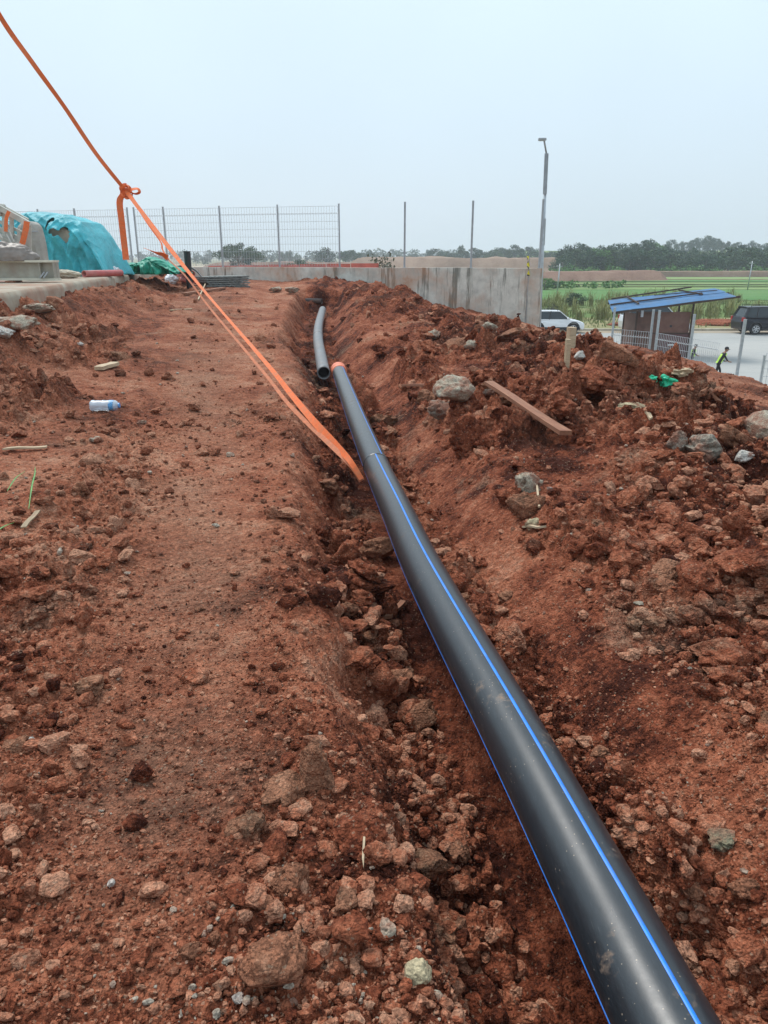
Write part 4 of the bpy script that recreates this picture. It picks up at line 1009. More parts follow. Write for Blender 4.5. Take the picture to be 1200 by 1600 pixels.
# green sheet
a = atY(165, 421, 23.0); b = atY(292, 424, 23.6)
rt = empty("green_tarpaulin", ((a.x + b.x) / 2, 23.4, SLAB_Z - .01), R(-4), "crumpled green tarpaulin trailing from the teal heap along the slab", "tarpaulin")
tarp("sheet", None, (b.x - a.x, 1.5, .50), M_TARPG, None, 9, ([0, .1, .3, .45, .6, .75, .9, 1], [.35, .75, .55, .75, 1.0, .8, .45, .05]), n=110, m_=60, fold=.10, rt=rt)
M_FLANGE = simple("pale_flange_steel", (.60, .57, .46), .6, .05, .12, 5)  # flanges a lighter tone than the web
M_BEAM = simple("primer_grey_steel", (.37, .35, .29), .55, .1, .15, 5, dirt=(.30, .16, .09), dirt_amt=.4)
def beam():
    e = atY(92, 441, 15.5); L = 4.6; H_ = .38
    rt = empty("steel_beam", (e.x, 15.5, SLAB_Z + .04), R(-3), "long primed steel H beam lying on the slab at the left edge", "steel beam")
    mb = MB(); mb.box((-L / 2, 0, H_ - .02), (L, .26, .04)); mb.build("top_flange", M_FLANGE, rt)
    mb = MB(); mb.box((-L / 2, 0, .02), (L, .26, .04)); mb.build("bottom_flange", M_FLANGE, rt)
    mb = MB(); mb.box((-L / 2, 0, H_ / 2), (L - .01, .014, H_ - .08)); mb.build("web", M_BEAM, rt)
    for x in (-.02, -.30, -1.9):
        mb = MB(); mb.box((x, 0, H_ / 2), (.016, .23, H_ - .082)); mb.build("stiffener", M_BEAM, rt)
    for x in (-.24, -.17): mb = MB(); mb.bar((x - .05, -.16, .05), (x + .06, -.17, .16), .025); mb.build("bolt", M_GREYP, rt)
    for x in (-.9, -3.2):
        mb = MB(); mb.box((e.x + x, 15.5, SLAB_Z + .018), (.16, .4, .036)); o = mb.build("timber_packer", M_WOODB); tag(o, "brown timber packer under the steel beam, %s one" % ("inner" if x < -1 else "outer"), "timber packer")
beam()
M_OFFW = simple("dirty_white_steel", (.50, .49, .43), .55, .1, .2, 6)
def rack():
    Y = 16.3; rt = empty("steel_rack", (0, 0, 0), 0, "dirty white tubular steel frames stacked at a slant on the left", "steel frames")
    def A(u, v, dy=0): return atY(u, v, Y + dy)
    for i, (p0, p1, r_) in enumerate([((-60, 292), (45, 350), .055), ((-60, 330), (40, 378), .05), ((-60, 345), (38, 388), .045), ((-60, 368), (38, 404), .04), ((-60, 380), (40, 412), .04), ((-60, 318), (40, 366), .03), ((-60, 355), (38, 396), .03), ((8, 325), (44, 344), .035), ((-60, 338), (39, 384), .022), ((-60, 387), (36, 416), .025)]):
        mb = MB(); mb.bar(A(*p0, .1 * (i % 2)), A(*p1, .1 * (i % 2)), r_ * 1.6, r_ * 2.0); mb.build("rail", M_OFFW, rt, bevel=.008)
    for u, v0, v1 in ((6, 322, 372), (18, 330, 378), (-22, 310, 372), (41, 345, 414), (46, 352, 414), (30, 362, 402), (-50, 300, 410)):
        mb = MB(); mb.bar(A(u, v0, .06), A(u + 1, v1, .06), .07, .05); mb.build("upright", M_OFFW, rt)
    for p0, p1 in (((8, 345), (22, 378)), ((10, 365), (38, 418)), ((-30, 330), (4, 372))):
        mb = MB(); mb.tube([A(*p0, -.12), A(*p1, -.12)], .014, 8); mb.build("tie_rope", simple("white_rope", (.62, .60, .55), .8), rt)
    for j, pts in enumerate(([(14, 330), (10, 342), (9, 362)], [(42, 346), (40, 360), (34, 384)])):
        mb = MB(); ribbon(mb, [A(u, v, -.16) for u, v in pts], .07 if j == 0 else .11, lambda f: .2)
        o = mb.build("ratchet_strap", M_STRAP); tag(o, "%s orange strap holding the white steel frames" % ("narrow upper-left" if j == 0 else "wide lower-right"), "strap")
    mb = MB(); mb.box(A(-18, 328, .12), (.62, .3, .24)); mb.build("top_box", M_OFFW, rt, bevel=.03)
rack()
M_CANV = cloth_mat("grey_canvas", (.36, .34, .30), .2, .8)
rt = empty("canvas_bundle", (atY(57, 418, 17.2).x, 17.2, SLAB_Z), 0, "upright grey canvas wrapped bundle between the frames and teal tarpaulin", "wrapped bundle")
V, F = ICO[5]; V = V.copy(); V = np.sign(V) * np.abs(V) ** .55
for i, v in enumerate(V):
    q = Vector(v); k = mnoise.noise(Vector((q.x * 2.6, q.y * 2.6, q.z * .7))); V[i][0] += .16 * k + .10 * q.z * -1 * .5; V[i][1] += .14 * mnoise.noise(Vector((q.x * 3.5, 4, q.z * .6)))
V = V * np.array([.20, .35, .61]) + np.array([0, 0, .6]); mesh_np("canvas_wrap", V, F, M_CANV, True, rt)
mb = MB(); mb.tube([(-.2, -.2, 1.0), (.02, -.38, .98), (.24, -.2, 1.0)], .012, 6); mb.build("binding", M_GREYP, rt)
rt = empty("sheeted_goods", (atY(14, 410, 15.6).x, 15.6, SLAB_Z + .42), 0, "low mound wrapped in dusty grey plastic on top of the steel beam", "wrapped goods")
M_PLW = simple("dusty_plastic_wrap", (.20, .165, .14), .45, var=.3, sc=4)
V, F = ICO[5]; V = V.copy()
for i, v in enumerate(V):
    q = Vector(v); V[i] = v * (1 + .12 * mnoise.noise(q * 2.2) - .12 * abs(mnoise.noise(Vector((q.x * 6, q.y * 2, q.z * 5)))))
V[:, 2] = np.maximum(V[:, 2], -.05); V = V * np.array([.60, .28, .34]); mesh_np("plastic_wrap", V, F, M_PLW, True, rt)
mb = MB(); mb.tube([(-.75, -.05, .10), (-.30, -.22, .30)], .10, 14); mb.build("brown_tube", simple("rust_tube", (.30, .12, .07), .6), rt, smooth=True)
M_PINK = simple("faded_red_pipe", (.48, .11, .10), .5, var=.2, sc=5, dirt=(.5, .4, .33), dirt_amt=.35)
def solid_pipe(p0, p1, r_, mat, label, name="red_pipe"):
    mb = MB(); hollow(mb, [p0, (p0 + p1) / 2, p1], r_, r_ * .8, 24); return tag(mb.build(name, mat, smooth=True), label, "pipe")
def slab_at(u, v, dz=0): 
    p_ = atZ(u, v, SLAB_Z + dz); return p_
p0 = atY(131, 425, 19.0); p1 = atY(189, 423, 20.2); p0.z = p1.z = SLAB_Z + .085; solid_pipe(p0, p1, .08, M_PINK, "faded red pipe lying on the slab in front of the teal heap")
V_ = atY(104, 424, 18.4); crumple("cement_bag", Vector((V_.x, 18.4, SLAB_Z + .09)), (.7, .4, .22), M_BEIGE, 12, "pale slumped bag at the foot of the teal heap", "bag", rough=.3)
V_ = atY(172, 418, 20.9); crumple("white_bag", Vector((V_.x + .1, 20.9, SLAB_Z + .12)), (.30, .25, .28), M_WPL, 14, "small white plastic bag where the two tarpaulins meet", "plastic bag", rough=.3)
q0 = atY(279, 421, 25.2); q1 = atY(300, 420, 24.4); q0.z = q1.z = .97; solid_pipe(q0, q1, .10, M_PINK, "upper faded red pipe end by the black post")
q0 = atY(285, 428, 25.3); q1 = atY(302, 427, 24.5); q0.z = q1.z = .78; solid_pipe(q0, q1, .10, M_PINK, "lower faded red pipe end by the black post")
# black post
p_ = atY(296, 440, 24.0); M_BLK = simple("black_plastic", (.018, .02, .022), .45)
mb = MB(); mb.tube([Vector((p_.x, 24, p_.z - .3)), Vector((p_.x, 24, p_.z + .87))], .10, 20); mb.tube([Vector((p_.x, 24, p_.z + .865)), Vector((p_.x, 24, p_.z + .89))], .108, 20); o = mb.build("black_post", M_BLK, smooth=False); tag(o, "short upright black pipe stub by the slab end", "post")
mb = MB(); mb.tube(catmull([atY(272, 418, 25.6), atY(290, 415, 25.6), atY(302, 420, 25.4), atY(311, 427, 25.2), atY(316, 434, 25.0)], 6), .035, 8); o = mb.build("black_hose", M_BLK, smooth=True); tag(o, "black hose arching behind the short black post", "hose")
# stacked sheets
def sheet_stack():
    a = atY(313, 446, 25.0); b = atY(378, 446, 26.2); mid = (a + b) / 2; L = (b - a).length
    rt = empty("mesh_sheet_stack", (mid.x, mid.y, .50), math.atan2(b.y - a.y, b.x - a.x), "low stack of dark grey corrugated mats below the mesh fence", "stack of mats")
    Ms = simple("weathered_mat", (.16, .175, .165), .8, var=.4, sc=9, dirt=(.3, .28, .22), dirt_amt=.4)
    for k in range(6):
        mb = MB(); n = 26; vs = []; r_ = random.Random(k)
        ox = r_.uniform(-.05, .05)
        for i in range(n + 1):
            x = -L / 2 + L * i / n + ox; w_ = .006 * math.sin(i * 2.1 + k)
            for y, z in ((-.42, 0), (.42, 0), (.42, .045), (-.42, .045)): vs.append((x, y + .01 * math.sin(i * 1.7 + k), k * .066 + z + w_))
        fs = [(i * 4 + q, i * 4 + (q + 1) % 4, (i + 1) * 4 + (q + 1) % 4, (i + 1) * 4 + q) for i in range(n) for q in range(4)] + [(3, 2, 1, 0), tuple(n * 4 + q for q in range(4))]
        mb.add(vs, fs); mb.build("mat", Ms, rt)
sheet_stack()
for i, (u, v, d, lb) in enumerate(((268, 425, 24, "rough lump of pale mortar at the slab end"), (252, 424, 18, "smaller lump of pale mortar on the slab corner"), (455, 452, 26, "long pale broken block before the wall left of the trench end"), (430, 452, 20, "pale broken block left of the trench end"))):
    boulder(u, v, d, M_STONE_P, lb, "concrete_chunk", "concrete chunk", .6, 80 + i, 1.1, .3, 7, .4, sink=-.1, sub=4)
# red hoarding behind the wall
def hoarding():
    rt = empty("red_barrier", (0, 0, 0), 0, "long low red barrier boards showing above the wall top", "barrier")
    M_RED = simple("faded_red_board", (.46, .095, .065), .6, var=.3, sc=2.2, obj=False)
    us = [325, 372, 420, 468, 510, 548, 592]
    for i, (u0, u1) in enumerate(zip(us, us[1:])):
        Y0 = 47 - i * .5; a = atY(u0 + .5, 419, Y0); b = atY(u1 - .5, 419, Y0 - .4); zt = 1.5 - Y0 * math.tan(R(.66 - .015 * i * 2)); 
        mb = MB()
        mb.add([(a.x, a.y, -3.5), (b.x, b.y, -3.5), (b.x, b.y, zt), (a.x, a.y, zt)] + [(a.x, a.y + .06, -3.5), (b.x, b.y + .06, -3.5), (b.x, b.y + .06, zt), (a.x, a.y + .06, zt)],
               [(0, 1, 2, 3), (5, 4, 7, 6), (3, 2, 6, 7), (0, 3, 7, 4), (1, 5, 6, 2)])
        mb.build("board", M_RED, rt)
hoarding()

# ------------------------------------------------------------------ low land: ground sheet, road, verge, fields
GZ = -3.5
def land_mat(name, cols, sc, rows=None, bump=.05, sp=(1, 1, 1)):
    m, t, b = newmat(name); p = pos_node(t, False, sp); n = noise_(t, p, sc, 8, .7); n2 = noise_(t, p, sc * 14, 5, .7)
    mixn = math_(t, 'ADD', math_(t, 'MULTIPLY', n, .65), math_(t, 'MULTIPLY', n2, .35))
    k = len(cols); c = ramp_node(t, mixn, [(.32 + .36 * i / (k - 1), cols[i]) for i in range(k)]).outputs[0]
    t.links.new(c, b.inputs["Base Color"]); b.inputs["Roughness"].default_value = .95; b.inputs["Specular IOR Level"].default_value = .1
    if bump: bump_(t, b, n2, .5, bump)
    return m
def sheet(name, poly, z, mat, kind="structure", label=None, cat=None, nsub=0):
    mb = MB(); mb.add([(x, y, z) for x, y in poly], [tuple(range(len(poly)))]); o = mb.build(name, mat); 
    o.data.polygons[0].flip() if o.data.polygons[0].normal.z < 0 else None
    return tag(o, label, cat, kind=kind)
M_LAND = land_mat("dry_grassland", [(.10, .12, .045), (.22, .20, .10), (.33, .27, .17)], .03)
sheet("ground", [(-3500, -600), (3500, -600), (3500, 4500), (-3500, 4500)], GZ - .05, M_LAND)
M_ROAD = land_mat("worn_road", [(.31, .305, .29), (.38, .375, .355), (.44, .42, .385)], .25, sp=(.25, 1, 1), bump=.01)
sheet("road", [(-60, 25.5), (160, 25.5), (160, 53.6), (-60, 53.6)], GZ, M_ROAD)
M_DUST = land_mat("road_dust", [(.30, .24, .17), (.38, .31, .23), (.33, .29, .24)], .4, sp=(.3, 1, 1), bump=.01)
sheet("road_edge_dust", [(-60, 52.1), (160, 51.7), (160, 53.6), (-60, 53.6)], GZ + .004, M_DUST)
mb = MB()
for i in range(-24, 64): mb.box((i * 2.5 + 1.25, 53.72, GZ + .07), (2.47, .22, .16 + .006 * (i % 3)))
tag(mb.build("kerb", simple("kerb_concrete", (.50, .46, .36), .85, var=.2, sc=1.5, dirt=(.33, .22, .14), dirt_amt=.5, obj=False), bevel=.02), kind="structure")
M_VERGE = land_mat("dusty_verge", [(.13, .16, .06), (.26, .24, .12), (.36, .27, .17)], .35, sp=(.4, 1, 1))
sheet("verge", [(-60, 53.84), (160, 53.84), (160, 64), (-60, 64)], GZ + .1, M_VERGE)
M_GREEN = land_mat("rice_green", [(.06, .155, .045), (.10, .21, .065), (.18, .25, .10)], .12, sp=(.3, 1.6, 1))
M_GREEN2 = land_mat("pale_field_green", [(.12, .20, .07), (.20, .28, .10), (.28, .31, .15)], .1, sp=(.15, 2.4, 1))
M_WEED = land_mat("weedy_ground", [(.07, .13, .035), (.15, .21, .07), (.27, .25, .13)], .2)
def strip(name, x0, x1, y0, y1, z, mat, wob=1.5, seed=1, ny=1):
    xs = np.linspace(x0, x1, 60); n0 = fbm(xs * .03 + seed, xs * 0, 3, 2) * wob; n1 = fbm(xs * .03 + seed + 5, xs * 0, 3, 3) * wob
    V = [(x, y0 + a, z) for x, a in zip(xs, n0)] + [(x, y1 + a, z) for x, a in zip(xs, n1)]
    F = [(i, i + 1, 61 + i, 60 + i) for i in range(59)]
    return tag(mesh_np(name, V, F, mat), kind="structure")
strip("weed_field", -20, 260, 64, 92, GZ + .06, M_WEED, 1)
strip("rice_field", 12, 330, 90, 118, GZ + .12, M_GREEN, 1.6)
for i, (y0, y1, mt) in enumerate(((118, 126, M_GREEN2), (126.5, 134, M_WEED), (134.5, 143, M_GREEN2), (143.5, 154, M_GREEN), (154.5, 170, M_GREEN2))):
    strip("rice_field", 14 if i < 2 else 20, 330, y0, y1, GZ + .16 + .12 * i, mt, 1.2, i * 3)
# earth banks between terraces
def ridge(name, pts, wd, hh, mat, seed=0, n=160, top=.35, jag=.3):
    """long heap of earth along a polyline"""
    P = np.array(pts, float); t_ = np.linspace(0, len(P) - 1, n); X = np.interp(t_, range(len(P)), P[:, 0]); Y = np.interp(t_, range(len(P)), P[:, 1])
    sec = [(-.5, 0), (-.36, .45), (-top / 2, .93), (0, 1.0), (top / 2, .93), (.36, .45), (.5, 0)]; V = []
    ends = np.clip(np.minimum(t_, (len(P) - 1) - t_) * n / (len(P) - 1) / 10, 0, 1) ** .6
    for j, (s, h) in enumerate(sec):
        nz = 1 + jag * fbm(X * .16 + seed, Y * .16 + j * 1.3, 4, 2)
        V.append(np.stack([X, Y + s * wd * (1 + .15 * fbm(X * .1, X * 0 + j, 3, 4)), GZ - .1 + h * hh * nz * ends], 1))
    V = np.concatenate(V); F = [(r_ * n + i, r_ * n + i + 1, (r_ + 1) * n + i + 1, (r_ + 1) * n + i) for r_ in range(len(sec) - 1) for i in range(n - 1)]
    return tag(mesh_np(name, V, F, mat, smooth=True), kind="structure")
M_EARTH = land_mat("bare_earth", [(.15, .085, .06), (.25, .15, .11), (.34, .23, .17)], .3)
M_EARTHP = land_mat("pale_earth", [(.19, .12, .085), (.29, .195, .14), (.36, .26, .19)], .15)
ridge("earth_bank", [(26, 150), (40, 152), (56, 156)], 14, 2.3, M_EARTH, 3, top=.5, jag=.12)
ridge("dirt_track", [(24, 172), (70, 176), (150, 178), (300, 180)], 9, 1.9, M_EARTHP, 5, top=.7, jag=.05)
ridge("earth_mound", [(-14, 262), (8, 262), (30, 258), (55, 256), (78, 255)], 30, 4.5, M_EARTHP, 8, top=.6, jag=.22)
ridge("earth_mound", [(-70, 300), (-30, 300), (5, 292), (26, 290)], 30, 3.0, M_EARTH, 9, top=.6, jag=.15)
ridge("hill", [(60, 470), (140, 450), (260, 430), (420, 420)], 150, 8, M_WEED, 12, top=.2, jag=.1)
strip("dry_field", -420, 12, 130, 480, GZ + .02, land_mat("pale_dry_field", [(.30, .25, .15), (.42, .34, .23), (.48, .40, .29)], .04, sp=(.2, 1, 1)), 6)
M_REDHEAP = M_SOILT
for i, (u, Y, L) in enumerate(((1118, 57.5, 1.6), (868, 60, 1.2), (968, 57, .7))):
    c = atZ(u, 512, GZ); c = Vector((ray(u, 505).x / ray(u, 505).y * Y, Y, GZ + .05))
    V, F = rock_shape(4, 300 + i, .25, 2, .2); V = V * np.array([L, 1.2, 2.4 if i == 0 else 1.6]); o = mesh_np("soil_heap", V, F, M_SOIL, True); o.location = c
    tag(o, ("long low heap of red soil behind the kerb left of the dark car", "small heap of red soil in the weeds beyond the white car", "small heap of red soil behind the kiosk")[i], "soil heap")

# ------------------------------------------------------------------ plants
def leaf_mat(name, col, var=.45):
    m, t, b = newmat(name); p = pos_node(t); n = noise_(t, p, .45, 5, .7); n2 = noise_(t, p, 4, 3, .7)
    oi = t.nodes.new("ShaderNodeObjectInfo")
    mixn = math_(t, 'ADD', math_(t, 'MULTIPLY', n, .5), math_(t, 'ADD', math_(t, 'MULTIPLY', n2, .3), math_(t, 'MULTIPLY', oi.outputs["Random"], .2)))
    c = ramp_node(t, mixn, [(.3, tuple(x * (1 - var) for x in col)), (.5, col), (.7, (col[0] * (1 + var * 1.1), col[1] * (1 + var * .7), col[2] * (1 + var * .4)))]).outputs[0]
    t.links.new(c, b.inputs["Base Color"]); b.inputs["Roughness"].default_value = .6; b.inputs["Specular IOR Level"].default_value = .25
    return m
M_LEAF = leaf_mat("tree_leaves", (.022, .062, .026)); M_LEAF2 = leaf_mat("olive_leaves", (.036, .075, .028)); M_LEAFB = leaf_mat("bright_leaves", (.07, .17, .035)); M_DRYLEAF = leaf_mat("greyish_leaves", (.085, .085, .055))
M_BARK = simple("bark", (.14, .11, .085), .9, var=.3, sc=3)
def leaf_cloud(cs, rads, n_per, size, seed, squash=.8):
    r_ = np.random.default_rng(seed); V = []; 
    for c, rd in zip(cs, rads):
        n = int(n_per * (rd ** 1.5)) + 4
        d = r_.normal(size=(n, 3)); d /= np.linalg.norm(d, axis=1)[:, None]
        p = np.array(c) + d * (rd * r_.uniform(.55, 1.05, (n, 1))) * np.array([1, 1, squash])
        nrm = d * .6 + r_.normal(size=(n, 3)) * .6; nrm /= np.linalg.norm(nrm, axis=1)[:, None]
        a = np.cross(nrm, r_.normal(size=(n, 3))); a /= np.linalg.norm(a, axis=1)[:, None]; b_ = np.cross(nrm, a)
        s = size * r_.uniform(.5, 1.2, (n, 1))
        V.append(np.stack([p - a * s, p - b_ * s * .6, p + a * s, p + b_ * s * .6], 1).reshape(-1, 3))
    V = np.concatenate(V); F = np.arange(len(V)).reshape(-1, 4); return V, F
def tree_proto(kind, seed):
    """unit: metres, about 10 m high"""
    r_ = random.Random(seed); tb = MB(); cs = []; rads = []
    H = 10.0
    if kind == "round": nb, spread, base, cr = 9, 3.4, 1.4, (1.2, 2.0)
    elif kind == "tall": nb, spread, base, cr = 7, 2.0, 3.0, (.9, 1.5)
    elif kind == "wide": nb, spread, base, cr = 13, 6.0, 2.2, (1.1, 2.0)
    else: nb, spread, base, cr = 10, 3.2, .4, (.7, 1.3)
    tb.tube([Vector((0, 0, -.4)), Vector((.1, 0, H * .2)), Vector((.25 * r_.uniform(-1, 1), .2, H * .45)), Vector((.4 * r_.uniform(-1, 1), .1, H * .78))], [.32, .24, .17, .06], 8)
    for k in range(nb):
        a = 2.4 * k + r_.uniform(-.4, .4); zt = base + (H - base - 1.2) * ((k + .7) / nb) ** (.9 if kind != "wide" else .5); z0 = min(H * .7, zt * .55 + .5)
        rr = spread * (math.sin(math.pi * min(.96, max(.1, (zt - base + 1.0) / (H - base + .6)))) ** .7) * r_.uniform(.65, 1.05) if kind != "wide" else spread * r_.uniform(.35, 1) 
        if kind == "wide": zt = H - 1.2 - (rr / spread) ** 2 * 3.2 + r_.uniform(-.6, .4)
        e = Vector((rr * math.cos(a), rr * math.sin(a), zt)); s0 = Vector((0, 0, z0))
        tb.tube([s0, (s0 + e) / 2 + Vector((0, 0, .25)), e], [.13, .09, .03], 5)
        for q in range(3):
            cs.append((e.x + r_.uniform(-1, 1) * 1.1, e.y + r_.uniform(-1, 1) * 1.1, e.z + r_.uniform(-.8, .7))); rads.append(r_.uniform(*cr))
    cs.append((.2, 0, H - 1.1)); rads.append(1.2)
    V, F = leaf_cloud(cs, rads, 40 if kind != "sparse" else 12, .32, seed)
    return tb, V, F
PROTO = {}
for k_, kind, sd_, mt in (("a", "round", 1, M_LEAF), ("b", "round", 2, M_LEAF), ("c", "round", 3, M_LEAF2), ("d", "tall", 4, M_LEAF), ("e", "tall", 5, M_LEAF2), ("f", "wide", 6, M_LEAF2), ("g", "sparse", 7, M_DRYLEAF), ("h", "round", 8, M_LEAFB), ("i", "wide", 9, M_LEAF)):
    tb, V, F = tree_proto(kind, sd_)
    t_ = tb.build("trunk", M_BARK, smooth=True); c_ = mesh_np("crown", V, F, mt)
    PROTO[k_] = (t_.data, c_.data); bpy.data.objects.remove(t_); bpy.data.objects.remove(c_)
def tree(key, x, y, z, h, label, group, rz=0.0, wide=1.0, name="tree", cat="tree"):
    rt = empty(name, (x, y, z), rz, label, cat, group); s = h / 10.0; rt.scale = (s * wide, s * wide, s)
    for nm, me in zip(("trunk", "crown"), PROTO[key]):
        o = bpy.data.objects.new(nm, me); COL.objects.link(o); o.parent = rt
    return rt
def tree_px(key, u, vtop, Y, label, group, zb=GZ, **kw):
    d = ray(u, vtop); zt = CH + d.z / d.y * Y; return tree(key, d.x / d.y * Y, Y, zb, zt - zb, label, group, **kw)
rt_ = random.Random(4)
# skyline of the right-hand wood, read as (u, v of top)
G1, L1 = "trees of the wood beyond the green fields", "dense green tree in the wood beyond the green fields at the right"
sky_ = [(880, 388), (888, 380), (900, 384), (912, 377), (925, 383), (940, 381), (955, 379), (968, 377), (982, 385), (995, 376), (1010, 371), (1024, 374), (1040, 380), (1054, 386), (1070, 388), (1086, 384), (1100, 390), (1116, 388), (1130, 392), (1146, 386), (1160, 378), (1174, 384), (1190, 388), (1206, 382), (1225, 384), (1250, 380)]
for i, (u, v) in enumerate(sky_):
    tree_px("abcahbd"[i % 7], u, v + 3, 235 + rt_.uniform(-14, 14), L1, G1, rz=rt_.uniform(0, 6), wide=rt_.uniform(1.0, 1.35), zb=GZ + .5)
for i in range(30):
    tree_px("abcbahc"[i % 7], 878 + i * 13 + rt_.uniform(-5, 5), rt_.uniform(385, 404), 205 + rt_.uniform(-6, 8), L1, G1, rz=rt_.uniform(0, 6), wide=rt_.uniform(1.2, 1.7), zb=GZ)
for i, (u, v) in enumerate([(1050, 372), (1066, 375), (1082, 372), (1096, 369), (1110, 366), (1124, 370), (1138, 374), (1152, 376), (1176, 374), (1198, 377), (1216, 372), (1240, 376), (1042, 379), (1058, 378), (1074, 376), (1089, 375), (1103, 373), (1118, 374), (1131, 377), (1145, 379), (1164, 379), (1187, 379), (1207, 379), (1228, 379)]):
    tree_px("abdiace"[i % 7], u, v + 2, 400 + rt_.uniform(-15, 15), "hazy tree on the rise behind the right-hand wood", "trees on the far rise", rz=rt_.uniform(0, 6), wide=rt_.uniform(.9, 1.3), zb=GZ + 6)
G2, L2 = "trees of the middle wood beyond the earth mound", "hazy blue-green tree in the wood beyond the long earth mound"
mid_ = [(672, 390), (682, 387), (690, 392), (700, 391), (710, 394), (722, 381), (730, 391), (742, 385), (752, 389), (764, 393), (775, 388), (784, 385), (796, 389), (805, 380), (815, 386), (826, 384), (838, 388), (850, 392), (862, 391), (874, 393), (888, 392)]
for i, (u, v) in enumerate(mid_):
    tree_px("dabcied"[i % 7], u, v + 1, 360 + rt_.uniform(-18, 18), L2, G2, rz=rt_.uniform(0, 6), wide=rt_.uniform(.9, 1.25))
G3, L3 = "scattered far trees above the wall", "small faded tree on the horizon above the concrete wall"
for i, (u, v) in enumerate([(412, 400), (425, 398), (440, 393), (452, 392), (463, 397), (478, 399), (545, 391), (555, 395), (566, 394), (577, 391), (588, 396), (606, 398), (622, 397), (636, 398), (648, 396), (660, 395), (320, 402), (305, 400)]):
    tree_px("adbecdf"[i % 7], u, v, 430 + rt_.uniform(-20, 20), L3, G3, rz=rt_.uniform(0, 6), wide=rt_.uniform(.9, 1.2))
tree_px("f", 371, 379, 205, "lone spreading tree seen through the mesh fence", None, rz=.4, wide=1.15)
tree_px("a", 378, 390, 207, "smaller bushy tree beside the lone spreading tree", None, rz=2, wide=1.1)
tree_px("b", 508, 387, 300, "round dark tree through the last mesh panel", None, rz=1, wide=1.5)
tree_px("i", 545, 390, 320, "domed dark tree just right of the last fence post", None, rz=1, wide=1.0)
tree_px("g", 603, 390, 70, "greyish bushy tree peeping over the wall right of the red boards", None, rz=1, wide=1.1)
tree_px("c", 466, 405, 160, "small round bush through the middle mesh panel", None, rz=1, wide=1.5, name="bush", cat="bush")
tree_px("h", 852, 434, 118, "low dark green bush at the field edge beside the lamp post", None, rz=1, wide=1.8, name="bush", cat="bush")
tree_px("a", 868, 440, 121, "second dark green bush at the field edge beside the lamp post", None, rz=2, wide=1.7, name="bush", cat="bush")
tree_px("c", 900, 457, 78, "leafy shrub in the tall grass beyond the white car", None, rz=2, wide=1.6, name="shrub", cat="shrub")
tree_px("g", 865, 472, 66, "dry brown shrub behind the roof of the white car", None, rz=2, wide=1.2, name="shrub", cat="shrub")
# banana-like plants: fan of long leaves
def banana(u, v0, v1, Y, label):
    d = ray(u, v0); hh = CH + d.z / d.y * Y - GZ; x = d.x / d.y * Y
    rt = empty("banana_plant", (x, Y, GZ), 0, label, "banana plant"); mb = MB(); mb.tube([(0, 0, -.1), (0, .03, hh * .45)], [.16, .1], 10); mb.build("stem", M_LEAFB, rt, smooth=True)
    r_ = random.Random(u); mb = MB()
    for k in range(9):
        a = k * .7 + r_.uniform(-.2, .2); L = hh * r_.uniform(.5, .7); pts = []
        for i in range(7):
            f = i / 6; pts.append(Vector((math.cos(a) * L * .75 * f, math.sin(a) * L * .75 * f, hh * .42 + L * (1.1 * f - .95 * f * f * r_.uniform(.8, 1.3)))))
        perp = Vector((-math.sin(a), math.cos(a), 0)); vs = []
        for i, p in enumerate(pts):
            w_ = .30 * math.sin(math.pi * min(.98, .08 + i / 6.2)); vs += [p - perp * w_ + Vector((0, 0, -.06)), p, p + perp * w_ + Vector((0, 0, -.06))]
        mb.add(vs, [(i * 3 + q, i * 3 + q + 1, (i + 1) * 3 + q + 1, (i + 1) * 3 + q) for i in range(6) for q in range(2)])
    mb.build("leaves", M_LEAFB, rt)
banana(858, 415, 430, 150, "banana plant right of the lamp post above the bushes")
banana(912, 412, 428, 176, "banana plant at the foot of the wood beside the track")
# far woods: one mass
def far_woods():
    r_ = np.random.default_rng(8); cs = []; rads = []
    for x in np.arange(-560, 620, 7.0):
        for q in range(3):
            y = 640 + r_.uniform(-30, 30); h = 5.5 + 3.5 * vnoise(np.array([x * .02]), np.array([2.0]), 3)[0] + 2 * r_.random(); z = GZ + h * (.35 + .4 * q / 2)
            cs.append((x + r_.uniform(-4, 4), y, z)); rads.append(h * .45)
    V, F = leaf_cloud(cs, rads, 5, 1.3, 9); o = mesh_np("far_woods", V, F, M_LEAF); tag(o, "faded strip of far woods along the horizon", "woods", kind="stuff")
far_woods()
def undergrowth():
    r_ = np.random.default_rng(18); cs = []; rads = []
    for x in np.arange(40, 190, 1.6):
        y = 184 + r_.uniform(-3, 8); cs.append((x, y, GZ + 1.0 + r_.uniform(-.3, .8))); rads.append(r_.uniform(1.0, 2.2))
    for x in np.arange(24, 40, 1.0):
        y = 124 + r_.uniform(-3, 3); cs.append((x, y, GZ + .6)); rads.append(r_.uniform(.6, 1.1))
    V, F = leaf_cloud(cs, rads, 40, .30, 19); o = mesh_np("undergrowth", V, F, M_LEAFB); tag(o, "bright green undergrowth at the foot of the wood", "undergrowth", kind="stuff")
undergrowth()
